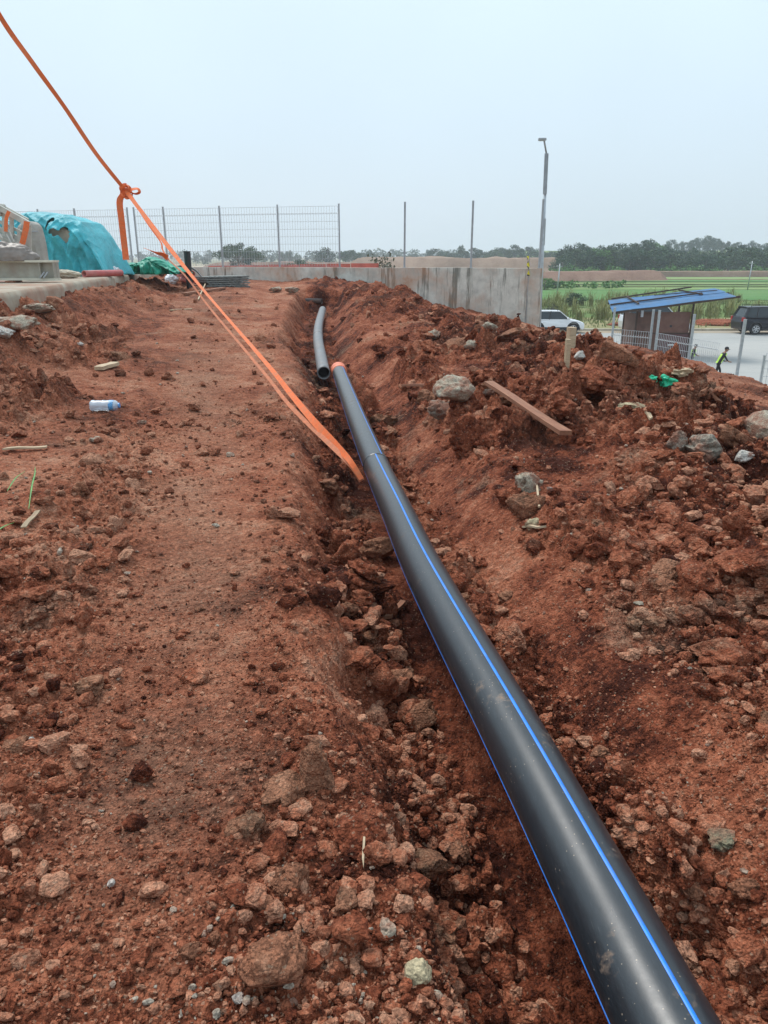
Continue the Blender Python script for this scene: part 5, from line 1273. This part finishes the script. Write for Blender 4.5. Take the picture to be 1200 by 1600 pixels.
def tall_grass():
    r_ = np.random.default_rng(28); Vs = []; n_cl = 900
    X = r_.uniform(-10, 92, n_cl); Y = 58 + 30 * r_.random(n_cl) ** 1.3
    dens = fbm(X * .09, Y * .09, 3, 2) + .25 * fbm(X * .5, Y * .4, 2, 3) - .5 * (Y < 62)
    right = X / Y > .21
    for x, y, dn, rg in zip(X, Y, dens, right):
        if dn < (-.12 if rg else .10): continue
        n = 46; hh = (.75 + .95 * r_.random()) * (1.1 if rg else .8); w_ = .018 + .018 * r_.random(n)
        a = r_.uniform(0, 6.28, n); l = r_.uniform(.1, .75, n) * hh * .7; rr = r_.uniform(0, .5, n); h = hh * r_.uniform(.5, 1.05, n)
        bx = x + rr * np.cos(a * 3); by = y + rr * np.sin(a * 3); px = -np.sin(a) * w_; py = np.cos(a) * w_
        mx_ = bx + np.cos(a) * l * .35; my = by + np.sin(a) * l * .35; tx = bx + np.cos(a) * l; ty = by + np.sin(a) * l
        z0 = np.full(n, GZ)
        Vs.append(np.stack([np.stack([bx - px, by - py, z0], 1), np.stack([bx + px, by + py, z0], 1), np.stack([mx_ + px, my + py, z0 + h * .65], 1), np.stack([mx_ - px, my - py, z0 + h * .65], 1)], 1).reshape(-1, 3))
        Vs.append(np.stack([np.stack([mx_ - px, my - py, z0 + h * .65], 1), np.stack([mx_ + px, my + py, z0 + h * .65], 1), np.stack([tx + px * .3, ty, z0 + h], 1), np.stack([tx - px * .3, ty, z0 + h], 1)], 1).reshape(-1, 3))
    V = np.concatenate(Vs); o = mesh_np("tall_grass", V, np.arange(len(V)).reshape(-1, 4), leaf_mat("reed_grass", (.24, .25, .10), .4)); tag(o, "tall pale reeds and weeds behind the road", "tall grass", kind="stuff")
    Vs = []; n = 14000
    x = r_.uniform(-10, 75, n); y = 54.2 + 34 * r_.random(n); k = fbm(x * .3, y * .3, 3, 4) > -.15; x = x[k]; y = y[k]; n = len(x)
    a = r_.uniform(0, 6.28, n); h = r_.uniform(.1, .38, n); px = np.cos(a) * .05; py = np.sin(a) * .05; z = np.full(n, GZ + .08)
    V = np.stack([np.stack([x - px, y - py, z], 1), np.stack([x + px, y + py, z], 1), np.stack([x + px * .3 + py, y + .1 * py, z + h], 1), np.stack([x - px * .6 + py, y, z + h * .9], 1)], 1).reshape(-1, 3)
    o = mesh_np("short_grass", V, np.arange(len(V)).reshape(-1, 4), leaf_mat("short_grass", (.16, .20, .07), .4)); tag(o, "short scrubby grass on the verge behind the kerb", "grass", kind="stuff")
tall_grass()
# thin field posts
for u, v0, v1, Y, lb in ((870, 412, 463, 100, "thin pale pole in the field right of the lamp post"), (1168, 408, 452, 118, "thin pale pole in the green field at the right")):
    d0, d1 = ray(u, v0), ray(u, v1); mb = MB(); x = d1.x / d1.y * Y
    mb.tube([(x, Y, GZ), (x + .1, Y, CH + d0.z / d0.y * Y)], [.09, .06], 8); mb.tube([(x - .35, Y, CH + d0.z / d0.y * Y - .3), (x + .45, Y, CH + d0.z / d0.y * Y - .3)], .035, 6); tag(mb.build("utility_pole", M_GALV, smooth=True), lb, "pole")

# ------------------------------------------------------------------ cars
M_TYRE = simple("tyre_rubber", (.02, .02, .021), .85); M_RIM = simple("alloy", (.50, .51, .53), .35, .7); M_TRIM = simple("black_trim", (.02, .021, .023), .5)
m, t, b = newmat("car_glass"); b.inputs["Base Color"].default_value = (.03, .04, .045, 1); b.inputs["Roughness"].default_value = .08; b.inputs["Specular IOR Level"].default_value = .4; M_CGLASS = m
m, t, b = newmat("head_light_lens"); b.inputs["Base Color"].default_value = (.62, .66, .70, 1); b.inputs["Roughness"].default_value = .12; M_HL = m
M_TL = simple("tail_light_red", (.35, .02, .02), .25)
def paint(name, c, r=.28):
    m, t, b = newmat(name); p = pos_node(t, True); n = noise_(t, p, 2.2, 5, .65)
    sep = t.nodes.new("ShaderNodeSeparateXYZ"); t.links.new(p, sep.inputs[0])
    dz = ramp_node(t, math_(t, 'ADD', sep.outputs["Z"], math_(t, 'MULTIPLY', n, .35)), [(.35, (.4,) * 3), (.65, (.015,) * 3)]).outputs[0]
    t.links.new(mixc(t, dz, c, (.33, .26, .20)), b.inputs["Base Color"]); b.inputs["Roughness"].default_value = r; b.inputs["Coat Weight"].default_value = .5 if c[0] > .1 else .08; b.inputs["Specular IOR Level"].default_value = .5 if c[0] > .1 else .25; b.inputs["Coat Roughness"].default_value = .08
    return m
def car(x, y, rz, col, label, L=4.2, H=1.56, W=1.74, suv=0.0, spokes=5, group=None):
    """nose toward +x. built from cross-sections along x with real wheel arches"""
    rt = empty("parked_car", (x, y, GZ + .004), rz, label, "car", group)
    wb = L * .60; xf = wb / 2 + .02; xr = -wb / 2 + .02; R_w = .335 + .03 * suv; belt = H * .60 + .02; hood = H * (.565 + .03 * suv)
    # side outline with arches
    def arch(cx, n=9):
        rr = R_w + .065; return [(cx + rr * math.cos(a), R_w + rr * math.sin(a)) for a in [math.pi * (1.08 - 1.16 * i / (n - 1)) for i in range(n)]]
    bot = .24 + .03 * suv
    top = [(L / 2, bot + .06), (L / 2 + .01, .52), (L / 2 - .03, .66), (L / 2 - .12, hood - .13), (L / 2 - .35, hood - .03), (L / 2 - 1.0, belt), (0, belt + .02), (-L / 2 + .35, belt + .04), (-L / 2 + .06, belt + .02), (-L / 2 - .01, .78), (-L / 2 + .02, .50), (-L / 2 + .05, bot + .06)]
    ar = arch(xr); af = arch(xf)
    out_ = top + [(-L / 2 + .12, bot)] + [p for p in ar if p[1] > bot] + [p for p in af if p[1] > bot] + [(L / 2 - .12, bot)]
    mb = MB(); n = len(out_)
    stations = [(-W / 2, .0), (-W / 2 + .0, 1), (W / 2, 1)]
    ysec = [(-1.0, .0), (-.93, .035), (.93, .035), (1.0, .0)]
    vs = []
    for sy, grow in ((-1.0, -1), (-.90, 1), (.90, 1), (1.0, -1)):
        for (px, pz) in out_:
            taper = 1 - .10 * max(0, (abs(px) - L * .36) / (L * .14)) ** 2 - (.05 if pz > belt - .1 else 0)
            k = 0 if grow > 0 else .045
            px2 = px - math.copysign(min(abs(px), k), px) if abs(px) > L / 2 - .25 else px
            pz2 = pz - k if pz > belt - .25 and grow < 0 else pz
            vs.append((px2, sy * W / 2 * taper, pz2))
    fs = [tuple(range(n)), tuple(range(4 * n - 1, 3 * n - 1, -1))] + [(s * n + i, s * n + (i + 1) % n, (s + 1) * n + (i + 1) % n, (s + 1) * n + i) for s in range(3) for i in range(n)]
    mb.add(vs, fs); body = mb.build("body", col, rt, smooth=False, bevel=.035)
    body.modifiers["b"].angle_limit = R(22); body.modifiers["b"].segments = 3
    # cabin
    xb0, xb1 = -L / 2 + (.12 if suv else .16), L / 2 - (1.02); xt0, xt1 = -L / 2 + (.42 if suv else .55), L / 2 - 1.72
    wb_, wt_ = W / 2 * .93, W / 2 * .76; zb, zt = belt - .02, H - .05
    def ring(z, f): return [(xb0 + (xt0 - xb0) * f, wb_ + (wt_ - wb_) * f, z), (xb1 + (xt1 - xb1) * f, wb_ + (wt_ - wb_) * f, z), (xb1 + (xt1 - xb1) * f, -(wb_ + (wt_ - wb_) * f), z), (xb0 + (xt0 - xb0) * f, -(wb_ + (wt_ - wb_) * f), z)]
    A, B = ring(zb, 0), ring(zt, 1)
    mb = MB(); ins = [(a[0] + (-.03 if a[0] > 0 else .03), a[1] * .975, a[2]) for a in A] + [(a[0] + (-.03 if a[0] > 0 else .03), a[1] * .975, a[2]) for a in B]
    mb.add(ins, [(0, 1, 2, 3), (7, 6, 5, 4), (0, 4, 5, 1), (1, 5, 6, 2), (2, 6, 7, 3), (3, 7, 4, 0)]); mb.build("window", M_CGLASS, rt)
    mb = MB(); nx = 9; rv = []
    for i in range(nx):
        f = i / (nx - 1); xx = xt0 - .10 + (xt1 - xt0 + .16) * f; zc_ = zt + .055 * math.sin(math.pi * (.15 + .75 * f)) 
        for s_ in (-1, -.7, 0, .7, 1): rv.append((xx, s_ * (wt_ + .02), zc_ - .035 * abs(s_) ** 3))
        for s_ in (1, -1): rv.append((xx, s_ * (wt_ + .01), zt - .04))
    fs = [(i * 7 + q, i * 7 + (q + 1) % 7, (i + 1) * 7 + (q + 1) % 7, (i + 1) * 7 + q) for i in range(nx - 1) for q in range(7)] + [tuple(range(7))[::-1], tuple((nx - 1) * 7 + q for q in range(7))]
    mb.add(rv, fs); mb.build("roof", col, rt, smooth=False, bevel=.012)
    for s_ in (-1, 1):
        q = lambda x0, x1, f=0.0: (Vector((x0, s_ * wb_ * 1.0, zb)), Vector((x1, s_ * wt_ * 1.005, zt)))
        a, b_ = q(xb1, xt1); mb = MB(); mb.bar(a, b_, .07, .05); mb.build("front_pillar", col, rt); a, b_ = q(xb0, xt0); mb = MB(); mb.bar(a, b_, .16 if suv else .10, .05); mb.build("rear_pillar", col, rt)
        mb = MB(); mb.bar((xb0 + .1, s_ * wb_, zb + .01), (xb1 - .05, s_ * wb_, zb + .01), .04, .05); mb.build("waist_rail", col, rt)
    for s_ in (-1, 1):
        for xx in ((xb0 + xb1) / 2 - .02, (xb0 + xb1) / 2 - .98): mb = MB(); mb.bar((xx, s_ * (wb_ + .0), zb), (xx + (.02 if xx > -.3 else .12), s_ * (wt_ + .006), zt), .09, .03); mb.build("door_pillar", M_TRIM, rt)
    for s_ in (-1, 1): mb = MB(); mb.bar((xr + R_w + .1, s_ * (W / 2 - .0), bot + .09), (xf - R_w - .1, s_ * (W / 2 - .0), bot + .09), .03, .12); mb.build("side_moulding", M_TRIM, rt)
    for s_ in (-1, 1):
        mb = MB(); mb.bar((xt0 + .1, s_ * (wt_ - .06), zt + .09), (xt1 - .1, s_ * (wt_ - .06), zt + .09), .03, .03)
        for q_ in (xt0 + .15, xt1 - .15): mb.bar((q_, s_ * (wt_ - .06), zt), (q_, s_ * (wt_ - .06), zt + .08), .03, .03)
        mb.build("roof_rail", M_TRIM, rt)
        mb = MB(); mb.box((xb1 - .18, s_ * (W / 2 + .05), belt + .09), (.12, .18, .13)); mb.build("mirror", col, rt, bevel=.03)
        mb = MB(); mb.add([(L / 2 - .02, s_ * W / 2 * .62, .66), (L / 2 - .42, s_ * W / 2 * .965, .76), (L / 2 - .40, s_ * W / 2 * .955, hood - .06), (L / 2 - .10, s_ * W / 2 * .66, hood - .13), (L / 2 - .12, s_ * W / 2 * .55, .66), (L / 2 - .5, s_ * W / 2 * .88, .76), (L / 2 - .5, s_ * W / 2 * .88, hood - .07), (L / 2 - .2, s_ * W / 2 * .55, hood - .14)],
               [(0, 1, 2, 3), (7, 6, 5, 4), (0, 4, 5, 1), (1, 5, 6, 2), (2, 6, 7, 3), (3, 7, 4, 0)]); mb.build("headlight", M_HL, rt)
        mb = MB(); mb.box((-L / 2 + .10, s_ * W / 2 * .84, belt - .12), (.20, .22, .26)); mb.build("taillight", M_TL, rt, bevel=.02)
        for xx in (xb0 * .35 - .15, xb1 * .35 + .05):
            mb = MB(); mb.box((xx, s_ * (W / 2 + .005), belt - .16), (.17, .03, .03)); mb.build("door_handle", col, rt)
        for cx in (xr, xf):
            wh = empty("wheel", (cx, s_ * (W / 2 - .12), R_w)); wh.parent = rt
            mb = MB(); prof = [(-.10, .62), (-.105, .9), (-.08, 1.0), (.08, 1.0), (.105, .9), (.10, .62)]; mb.tube([(0, y_, 0) for y_, _ in prof], [R_w * k for _, k in prof], 28); mb.build("tyre", M_TYRE, wh, smooth=False)
            mb = MB(); ro = R_w * .66
            mb.tube([(0, s_ * .085, 0), (0, s_ * .1, 0)], [ro * .25, ro * .2], 12)
            for k in range(28):
                a0, a1 = 2 * math.pi * k / 28, 2 * math.pi * (k + 1) / 28
                mb.add([(r_ * math.cos(a_), s_ * yy, r_ * math.sin(a_)) for a_ in (a0, a1) for r_, yy in ((ro, .112), (ro * .88, .112), (ro * .88, .09))], [(0, 1, 4, 3), (1, 2, 5, 4)])
            for k in range(spokes):
                a_ = 2 * math.pi * k / spokes + .3; mb.bar((ro * .12 * math.cos(a_), s_ * .10, ro * .12 * math.sin(a_)), (ro * .93 * math.cos(a_), s_ * .108, ro * .93 * math.sin(a_)), .065, .02, up=(0, 1, 0))
            mb.build("rim", M_RIM, wh)
            mb = MB(); rr = R_w + .05
            for k in range(16):
                a0, a1 = math.pi * (-.08 + 1.16 * k / 16), math.pi * (-.08 + 1.16 * (k + 1) / 16)
                mb.add([(r_ * math.cos(a_), yy, r_ * math.sin(a_)) for a_ in (a0, a1) for r_, yy in ((rr, s_ * .127), (rr + .06, s_ * .127), (rr + .06, s_ * .10), (rr, s_ * .10))], [(0, 1, 5, 4), (1, 2, 6, 5), (2, 3, 7, 6), (3, 0, 4, 7)])
            o = mb.build("wheel_arch", M_TRIM, rt); o.location = (cx, s_ * (W / 2 - .12), R_w)
    mb = MB(); mb.box((L / 2 - .01, 0, .45), (.06, W * .62, .20)); mb.build("grille", M_TRIM, rt, bevel=.02)
    mb = MB(); mb.box((0, 0, .36), (L * .86, W * .80, .22)); mb.build("underbody", M_TRIM, rt)
    return rt
def gpx(u, Y): d = ray(u, 515); return d.x / d.y * Y
WHITE = paint("white_car_paint", (.78, .79, .80)); SILV = paint("silver_car_paint", (.62, .64, .66)); DARK = paint("dark_blue_car_paint", (.006, .009, .016), .3)
car(gpx(912, 51.9) - 2.03, 52.4, 0, WHITE, "white hatchback parked at the kerb beyond the wall end", L=4.0, H=1.52)
car(gpx(974, 51.9) + 2.2, 52.4, 0, SILV, "white car parked behind the brown kiosk", L=4.5, H=1.86, suv=.6)
car(gpx(1151, 51.4) + 2.35, 51.7, R(1.5), DARK, "dark blue estate car parked at the kerb cut by the right edge", L=4.7, H=1.82, W=1.86, suv=1, spokes=6)

# ------------------------------------------------------------------ roadside kiosk
def kiosk():
    Yf = 39.0
    NL = atY(957, 487, 38.3); NR = atY(1150, 463, 38.3); FL = atY(950, 471, 41.2); FR = atY(1116, 452, 41.2)
    rt = empty("roadside_kiosk", (atY(1037, 540, 39.6).x, 39.6, GZ), 0, "brown board kiosk with a sloping blue sheet roof by the road", "kiosk"); o0 = rt.location
    def Lc(v): return Vector(v) - o0
    M_RB = simple("blue_roof_sheet", (.13, .27, .47), .42, .1, .18, 2, dirt=(.30, .26, .22), dirt_amt=.4)
    M_KB = simple("brown_board", (.115, .055, .038), .75, var=.25, sc=3, dirt=(.22, .14, .1), dirt_amt=.4); M_KT = simple("dark_timber", (.06, .035, .025), .8)
    M_KB2 = simple("reddish_board", (.155, .068, .048), .7, var=.2, sc=3, dirt=(.25, .16, .12), dirt_amt=.4)
    # corrugated sheets: ridges run along the long direction
    n = 44; sheets = [(0, .485, 0), (.47, 1.0, .05)]
    for f0, f1, lift in sheets:
        vs = []; fs = []
        for i in range(n + 1):
            f = f0 + (f1 - f0) * i / n; a = NL.lerp(FL, f); b = NR.lerp(FR, f); z = lift + .032 * math.sin(i * math.pi / 2.0)
            for k in range(7):
                p = a.lerp(b, k / 6) + Vector((0, 0, z + .015 * math.sin(k * 2))); vs.append(Lc(p))
            for k in range(7):
                p = a.lerp(b, k / 6) + Vector((0, 0, z + .015 * math.sin(k * 2) - .012)); vs.append(Lc(p))
        for i in range(n):
            for k in range(6):
                a = i * 14 + k; fs.append((a, a + 14, a + 15, a + 1)); fs.append((a + 7, a + 8, a + 22, a + 21))
        for k in range(6): fs.append((k, k + 1, k + 8, k + 7)); q = n * 14; fs.append((q + k, q + k + 7, q + k + 8, q + k + 1))
        mb = MB(); mb.add(vs, fs); mb.build("roof_sheet", M_RB, rt, smooth=False)
    def on(fx, fy, dz=.1): return Lc(NL.lerp(FL, fy).lerp(NR.lerp(FR, fy), fx) + Vector((0, 0, dz)))
    for a, b, w_ in ((on(.0, .48, .10), on(.80, .50, .12), .07), (on(.03, .97, .13), on(.78, 1.0, .25), .07), (on(.23, .25, .10), on(.17, .92, .18), .07), (on(.79, .40, .10), on(.66, .98, .18), .07), (on(.42, .86, .12), on(.95, .6, .12), .04)):
        mb = MB(); mb.bar(a, b, w_, w_); mb.build("batten", M_KT, rt)
    for fy in (.02, .5, .98):
        mb = MB(); mb.bar(on(.0, fy, -.09), on(1.04, fy, -.05), .07, .1); mb.build("purlin", M_KT, rt)
    XL = atY(990, 540, 38.9).x - o0.x; XM = atY(1027, 540, 38.9).x - o0.x; XR = atY(1074, 540, 38.9).x - o0.x
    ztop = atY(1030, 487, 38.9).z - o0.z
    for i, (x0, x1, mt, z1) in enumerate(((XL, XM - .02, M_KB, ztop), (XM + .02, XR, M_KB2, ztop - .02))):
        mb = MB(); mb.box(((x0 + x1) / 2, -.62, 1.25 + (z1 - 1.25) / 2), (x1 - x0, .025, z1 - 1.25)); mb.build("front_board", mt, rt, bevel=.006)
        mb = MB(); mb.box(((x0 + x1) / 2 + .05, -.66, .63), (x1 - x0 + .06, .03, 1.18)); mb.build("lower_board", M_KB if i == 0 else simple("plum_board", (.10, .04, .04), .7), rt, bevel=.006)
    for x in (XL + .02, XR - .02):
        mb = MB(); mb.box((x, .35, ztop * .48), (.025, 1.9, ztop * .94)); mb.build("side_board", M_KB, rt)
    mb = MB(); mb.box(((XL + XR) / 2, -.64, 1.24), (XR - XL + .1, .12, .05)); mb.build("counter_edge", M_KT, rt)
    for (x, y) in ((XL, -.7), (XR + .05, -.7), (XL, 1.35), (XR + .12, 1.35)):
        z1 = on((x + o0.x - NL.x) / (NR.x - NL.x), .05 if y < 0 else .85, -.1).z; mb = MB(); mb.box((x, y, z1 / 2), (.08, .08, z1)); mb.build("post", M_KT, rt)
    for u, v in ((1055, 541), (1057, 557)):
        p = Lc(atY(u, v, 38.30)); p.z = max(p.z, .1); mb = MB(); mb.box((p.x, -.69, p.z), (.30, .01, .06)); mb.build("white_label", simple("label_white", (.75, .75, .74), .5), rt)
    mb = MB(); a = Lc(atY(1005, 489, 38.8)); mb.box((a.x, -.66, a.z - .05), (.12, .06, .32)); mb.build("hanging_cloth", simple("pale_cloth", (.6, .62, .66), .8), rt)
    mb = MB(); a = Lc(atY(1050, 510, 38.8)); mb.tube([(a.x, -.64, a.z), (a.x, -.67, a.z)], .06, 14); mb.build("wall_hook", M_TRIM, rt)
kiosk()
# roadside fence in front of it
def roadside_fence():
    zt = -.92
    us = [(958, 38.0), (1018.5, 36.3), (1028, 35.9), (1083, 33.4)]
    P = []
    for u, Y in us: d = ray(u, 510); P.append(Vector((d.x / d.y * Y, Y, GZ)))
    rt = empty("roadside_fence", P[0], 0, "galvanised mesh fence with tall posts in front of the kiosk", "fence"); rt.location = (0, 0, 0)
    for p in P:
        mb = post_mb(p, zt - GZ, .095); mb.build("post", M_GALV, rt, bevel=.006)
    segs = [(P[0] + Vector((-.0, -.06, 0)), P[1]), (P[2], P[3]), (P[3], P[3] + (P[3] - P[2]) * .72)]
    for a, b in segs:
        wire_panel(a, b, GZ + .08, -1.95, fold=True, sp=.125, r=.006).build("mesh_panel", simple("galv_wire", (.48, .49, .50), .5, .3), rt)
    d = ray(1163, 510); Y = 30.4; b = Vector((d.x / d.y * Y, Y, GZ)); mb = post_mb(b, -.90 - GZ, .10)
    tag(mb.build("metal_post", M_GALV, bevel=.006), "lone leaning grey post right of the walking person", "post")
    a = atY(1190, 575, 28.6); rt = empty("fence_panel", (a.x, 28.6, GZ), 0, "piece of mesh fence cut by the right edge beyond the bank", "fence panel")
    wire_panel(Vector((.1, 0, 0)), Vector((2.4, -1.1, 0)), .05, a.z + .55 - GZ, True, .125, .006).build("mesh_panel", M_WIRE, rt)
    post_mb(Vector((.05, .03, 0)), 1.4, .06).build("post", M_GALV, rt)
roadside_fence()

# ------------------------------------------------------------------ people
def person(x, y, z, rz, label, lean=.35, h=1.62, vest=(.55, .85, .12), phase=1.0):
    rt = empty("person", (x, y, z), rz, label, "person")
    s = h / 1.70; pel = Vector((0, 0, .92)); ch = pel + Vector((lean * .38, 0, .36)); nk = pel + Vector((lean * .58, 0, .53)); hd = nk + Vector((.07, 0, .13))
    V = {}; E = []; vs = []; rad = []
    def add(p, r_, par=None):
        vs.append(Vector(p) * s); rad.append(r_ * s); i = len(vs) - 1
        if par is not None: E.append((par, i))
        return i
    p0 = add(pel, .14); p1 = add(pel.lerp(ch, .5), .125, p0); p2 = add(ch, .15, p1); p3 = add(nk, .065, p2); p4 = add(hd + Vector((0, 0, -.04)), .058, p3)
    for sy in (-1, 1):
        sw = .22 * phase * sy
        h_ = add((0, sy * .09, .86), .095, p0); k = add((sw * .6 + .05, sy * .10, .48), .06, h_); a = add((sw * 1.1 - .03, sy * .10, .09), .04, k); add((sw * 1.1 + .13, sy * .11, .035), .035, a)
        sh = add(ch + Vector((.0, sy * .18, .08)), .06, p2); el = add(ch + Vector((.06 - sw * .5, sy * .22, -.20)), .043, sh); wr = add(ch + Vector((.26 - sw * .3, sy * .17, -.30)), .03, el); hn = add(ch + Vector((.32 - sw * .3, sy * .16, -.30)), .032, wr)
        for q in range(4): add(ch + Vector((.40 - sw * .3 - .008 * abs(q - 1.5), sy * (.13 + .02 * q), -.315)), .010, hn)
        add(ch + Vector((.355 - sw * .3, sy * .115, -.275)), .011, hn)
    me = bpy.data.meshes.new("body"); me.from_pydata([tuple(v) for v in vs], E, []); o = bpy.data.objects.new("body", me); COL.objects.link(o); o.parent = rt
    sk = o.modifiers.new("skin", 'SKIN'); 
    for i, r_ in enumerate(rad): me.skin_vertices[0].data[i].radius = (r_, r_)
    me.skin_vertices[0].data[0].use_root = True
    sb = o.modifiers.new("sub", 'SUBSURF'); sb.levels = 1; sb.render_levels = 1
    m, t, b = newmat("dark_clothes_and_skin"); c_ = pos_node(t, True); sep = t.nodes.new("ShaderNodeSeparateXYZ"); t.links.new(c_, sep.inputs[0])
    skin_ = math_(t, 'GREATER_THAN', sep.outputs["Z"], (nk.z - .01) * s); hands = math_(t, 'GREATER_THAN', sep.outputs["X"], (ch.x + .22) * s)
    t.links.new(mixc(t, math_(t, 'MAXIMUM', skin_, math_(t, 'MULTIPLY', hands, math_(t, 'LESS_THAN', sep.outputs["Z"], (ch.z - .1) * s))), (.015, .016, .018), (.30, .16, .10)), b.inputs["Base Color"]); b.inputs["Roughness"].default_value = .8
    me.materials.append(m)
    skin = simple("skin", (.28, .15, .095), .6)
    V_, F_ = ICO[4]; V_ = V_.copy()
    for i, v in enumerate(V_):
        q = Vector(v); f = max(0, q.x)
        q = Vector((q.x * .100, q.y * .078, q.z * .118))
        if v[0] > .3 and abs(v[1]) < .22 and -.35 < v[2] < .12: q.x += .020 * (1 - abs(v[1]) / .22)   # nose
        if v[0] > .4 and .08 < v[2] < .3 and .2 < abs(v[1]) < .6: q.x -= .006                           # eye sockets
        if v[0] > .3 and v[2] < -.65: q.x += .012                                                        # chin
        if abs(v[1]) > .93 and abs(v[2]) < .3: q.y *= 1.14                                               # ears
        V_[i] = (q + hd + Vector((.01, 0, .03))) * s
    mesh_np("head", V_, F_, skin, True, rt)
    blk = simple("black_cap", (.012, .012, .013), .7); mb = MB(); n = 18
    rings = [(1.0, .035), (1.02, .07), (.93, .12), (.65, .155), (.2, .168)]
    vv = [((hd + Vector((.005 + .108 * k * math.cos(2 * math.pi * i / n), .086 * k * math.sin(2 * math.pi * i / n), z_))) * s) for k, z_ in rings for i in range(n)]
    mb.add(vv, [(r_ * n + i, r_ * n + (i + 1) % n, (r_ + 1) * n + (i + 1) % n, (r_ + 1) * n + i) for r_ in range(4) for i in range(n)] + [tuple(4 * n + i for i in range(n))])
    vv = []; 
    for i in range(7):
        a = R(-60 + 20 * i); vv += [(hd + Vector((.105 * math.cos(a), .085 * math.sin(a), .045))) * s, (hd + Vector((.105 * math.cos(a) + .09 * math.cos(a * .8), .085 * math.sin(a), .030))) * s, (hd + Vector((.105 * math.cos(a) + .09 * math.cos(a * .8), .085 * math.sin(a), .022))) * s, (hd + Vector((.105 * math.cos(a), .085 * math.sin(a), .036))) * s]
    mb.add(vv, [(i * 4 + q, i * 4 + (q + 1) % 4, (i + 1) * 4 + (q + 1) % 4, (i + 1) * 4 + q) for i in range(6) for q in range(4)] + [(0, 1, 2, 3), (27, 26, 25, 24)])
    mb.build("cap", blk, rt, smooth=True)
    mb = MB(); lv = [(0.0, .150, .17), (.3, .150, .16), (.6, .165, .175), (.85, .155, .19), (1.0, .10, .15)]; n = 20; vv = []
    for f, rx, ry in lv:
        c = pel.lerp(nk + Vector((0, 0, -.03)), f)
        for i in range(n): a = 2 * math.pi * i / n; vv.append((c + Vector((rx * math.cos(a), ry * math.sin(a), 0))) * s)
    mb.add(vv, [(r_ * n + i, r_ * n + (i + 1) % n, (r_ + 1) * n + (i + 1) % n, (r_ + 1) * n + i) for r_ in range(4) for i in range(n)])
    m, t, b = newmat("high_visibility_vest"); c_ = pos_node(t, True); sep = t.nodes.new("ShaderNodeSeparateXYZ"); t.links.new(c_, sep.inputs[0])
    side = math_(t, 'LESS_THAN', math_(t, 'ABSOLUTE', math_(t, 'SUBTRACT', math_(t, 'SUBTRACT', sep.outputs["X"], math_(t, 'MULTIPLY', math_(t, 'SUBTRACT', sep.outputs["Z"], .92 * s), lean * 1.09)), -.02)), .062)
    col = mixc(t, side, vest, (.015, .016, .018)); t.links.new(col, b.inputs["Base Color"]); b.inputs["Roughness"].default_value = .6
    mb.build("vest", m, rt, smooth=True)
    return rt
d = ray(1133, 560); Y = 31.6; zt_ = CH + ray(1136, 545).z / ray(1136, 545).y * Y
person(d.x / d.y * Y - .25, Y, GZ + .004, R(-4), "person in black cap and yellow-green vest walking behind the bank", lean=.42, h=(zt_ - GZ) / .965)
d = ray(1081, 560); Y = 34.6; zt_ = CH + ray(1088, 540).z / ray(1088, 540).y * Y
person(d.x / d.y * Y, Y, GZ + .004, R(-10), "person in yellow-green vest mostly hidden behind the fence post beside the kiosk", lean=.15, h=(zt_ - GZ) / .97, phase=.3)

# ------------------------------------------------------------------ air
mb = MB(); mb.box((0, 1150, 13.5), (3000, 2900, 40)); hz = mb.build("haze", None)
hz.data.materials.clear(); m = bpy.data.materials.new("haze"); m.use_nodes = True; m.node_tree.nodes.clear()
o_ = m.node_tree.nodes.new("ShaderNodeOutputMaterial"); pv = m.node_tree.nodes.new("ShaderNodeVolumePrincipled"); pv.inputs["Density"].default_value = .00065; pv.inputs["Color"].default_value = (.84, .90, .98, 1); pv.inputs["Anisotropy"].default_value = .1
m.node_tree.links.new(pv.outputs[0], o_.inputs["Volume"]); hz.data.materials.append(m); tag(hz, "thin pale haze over the fields", "haze", kind="stuff")
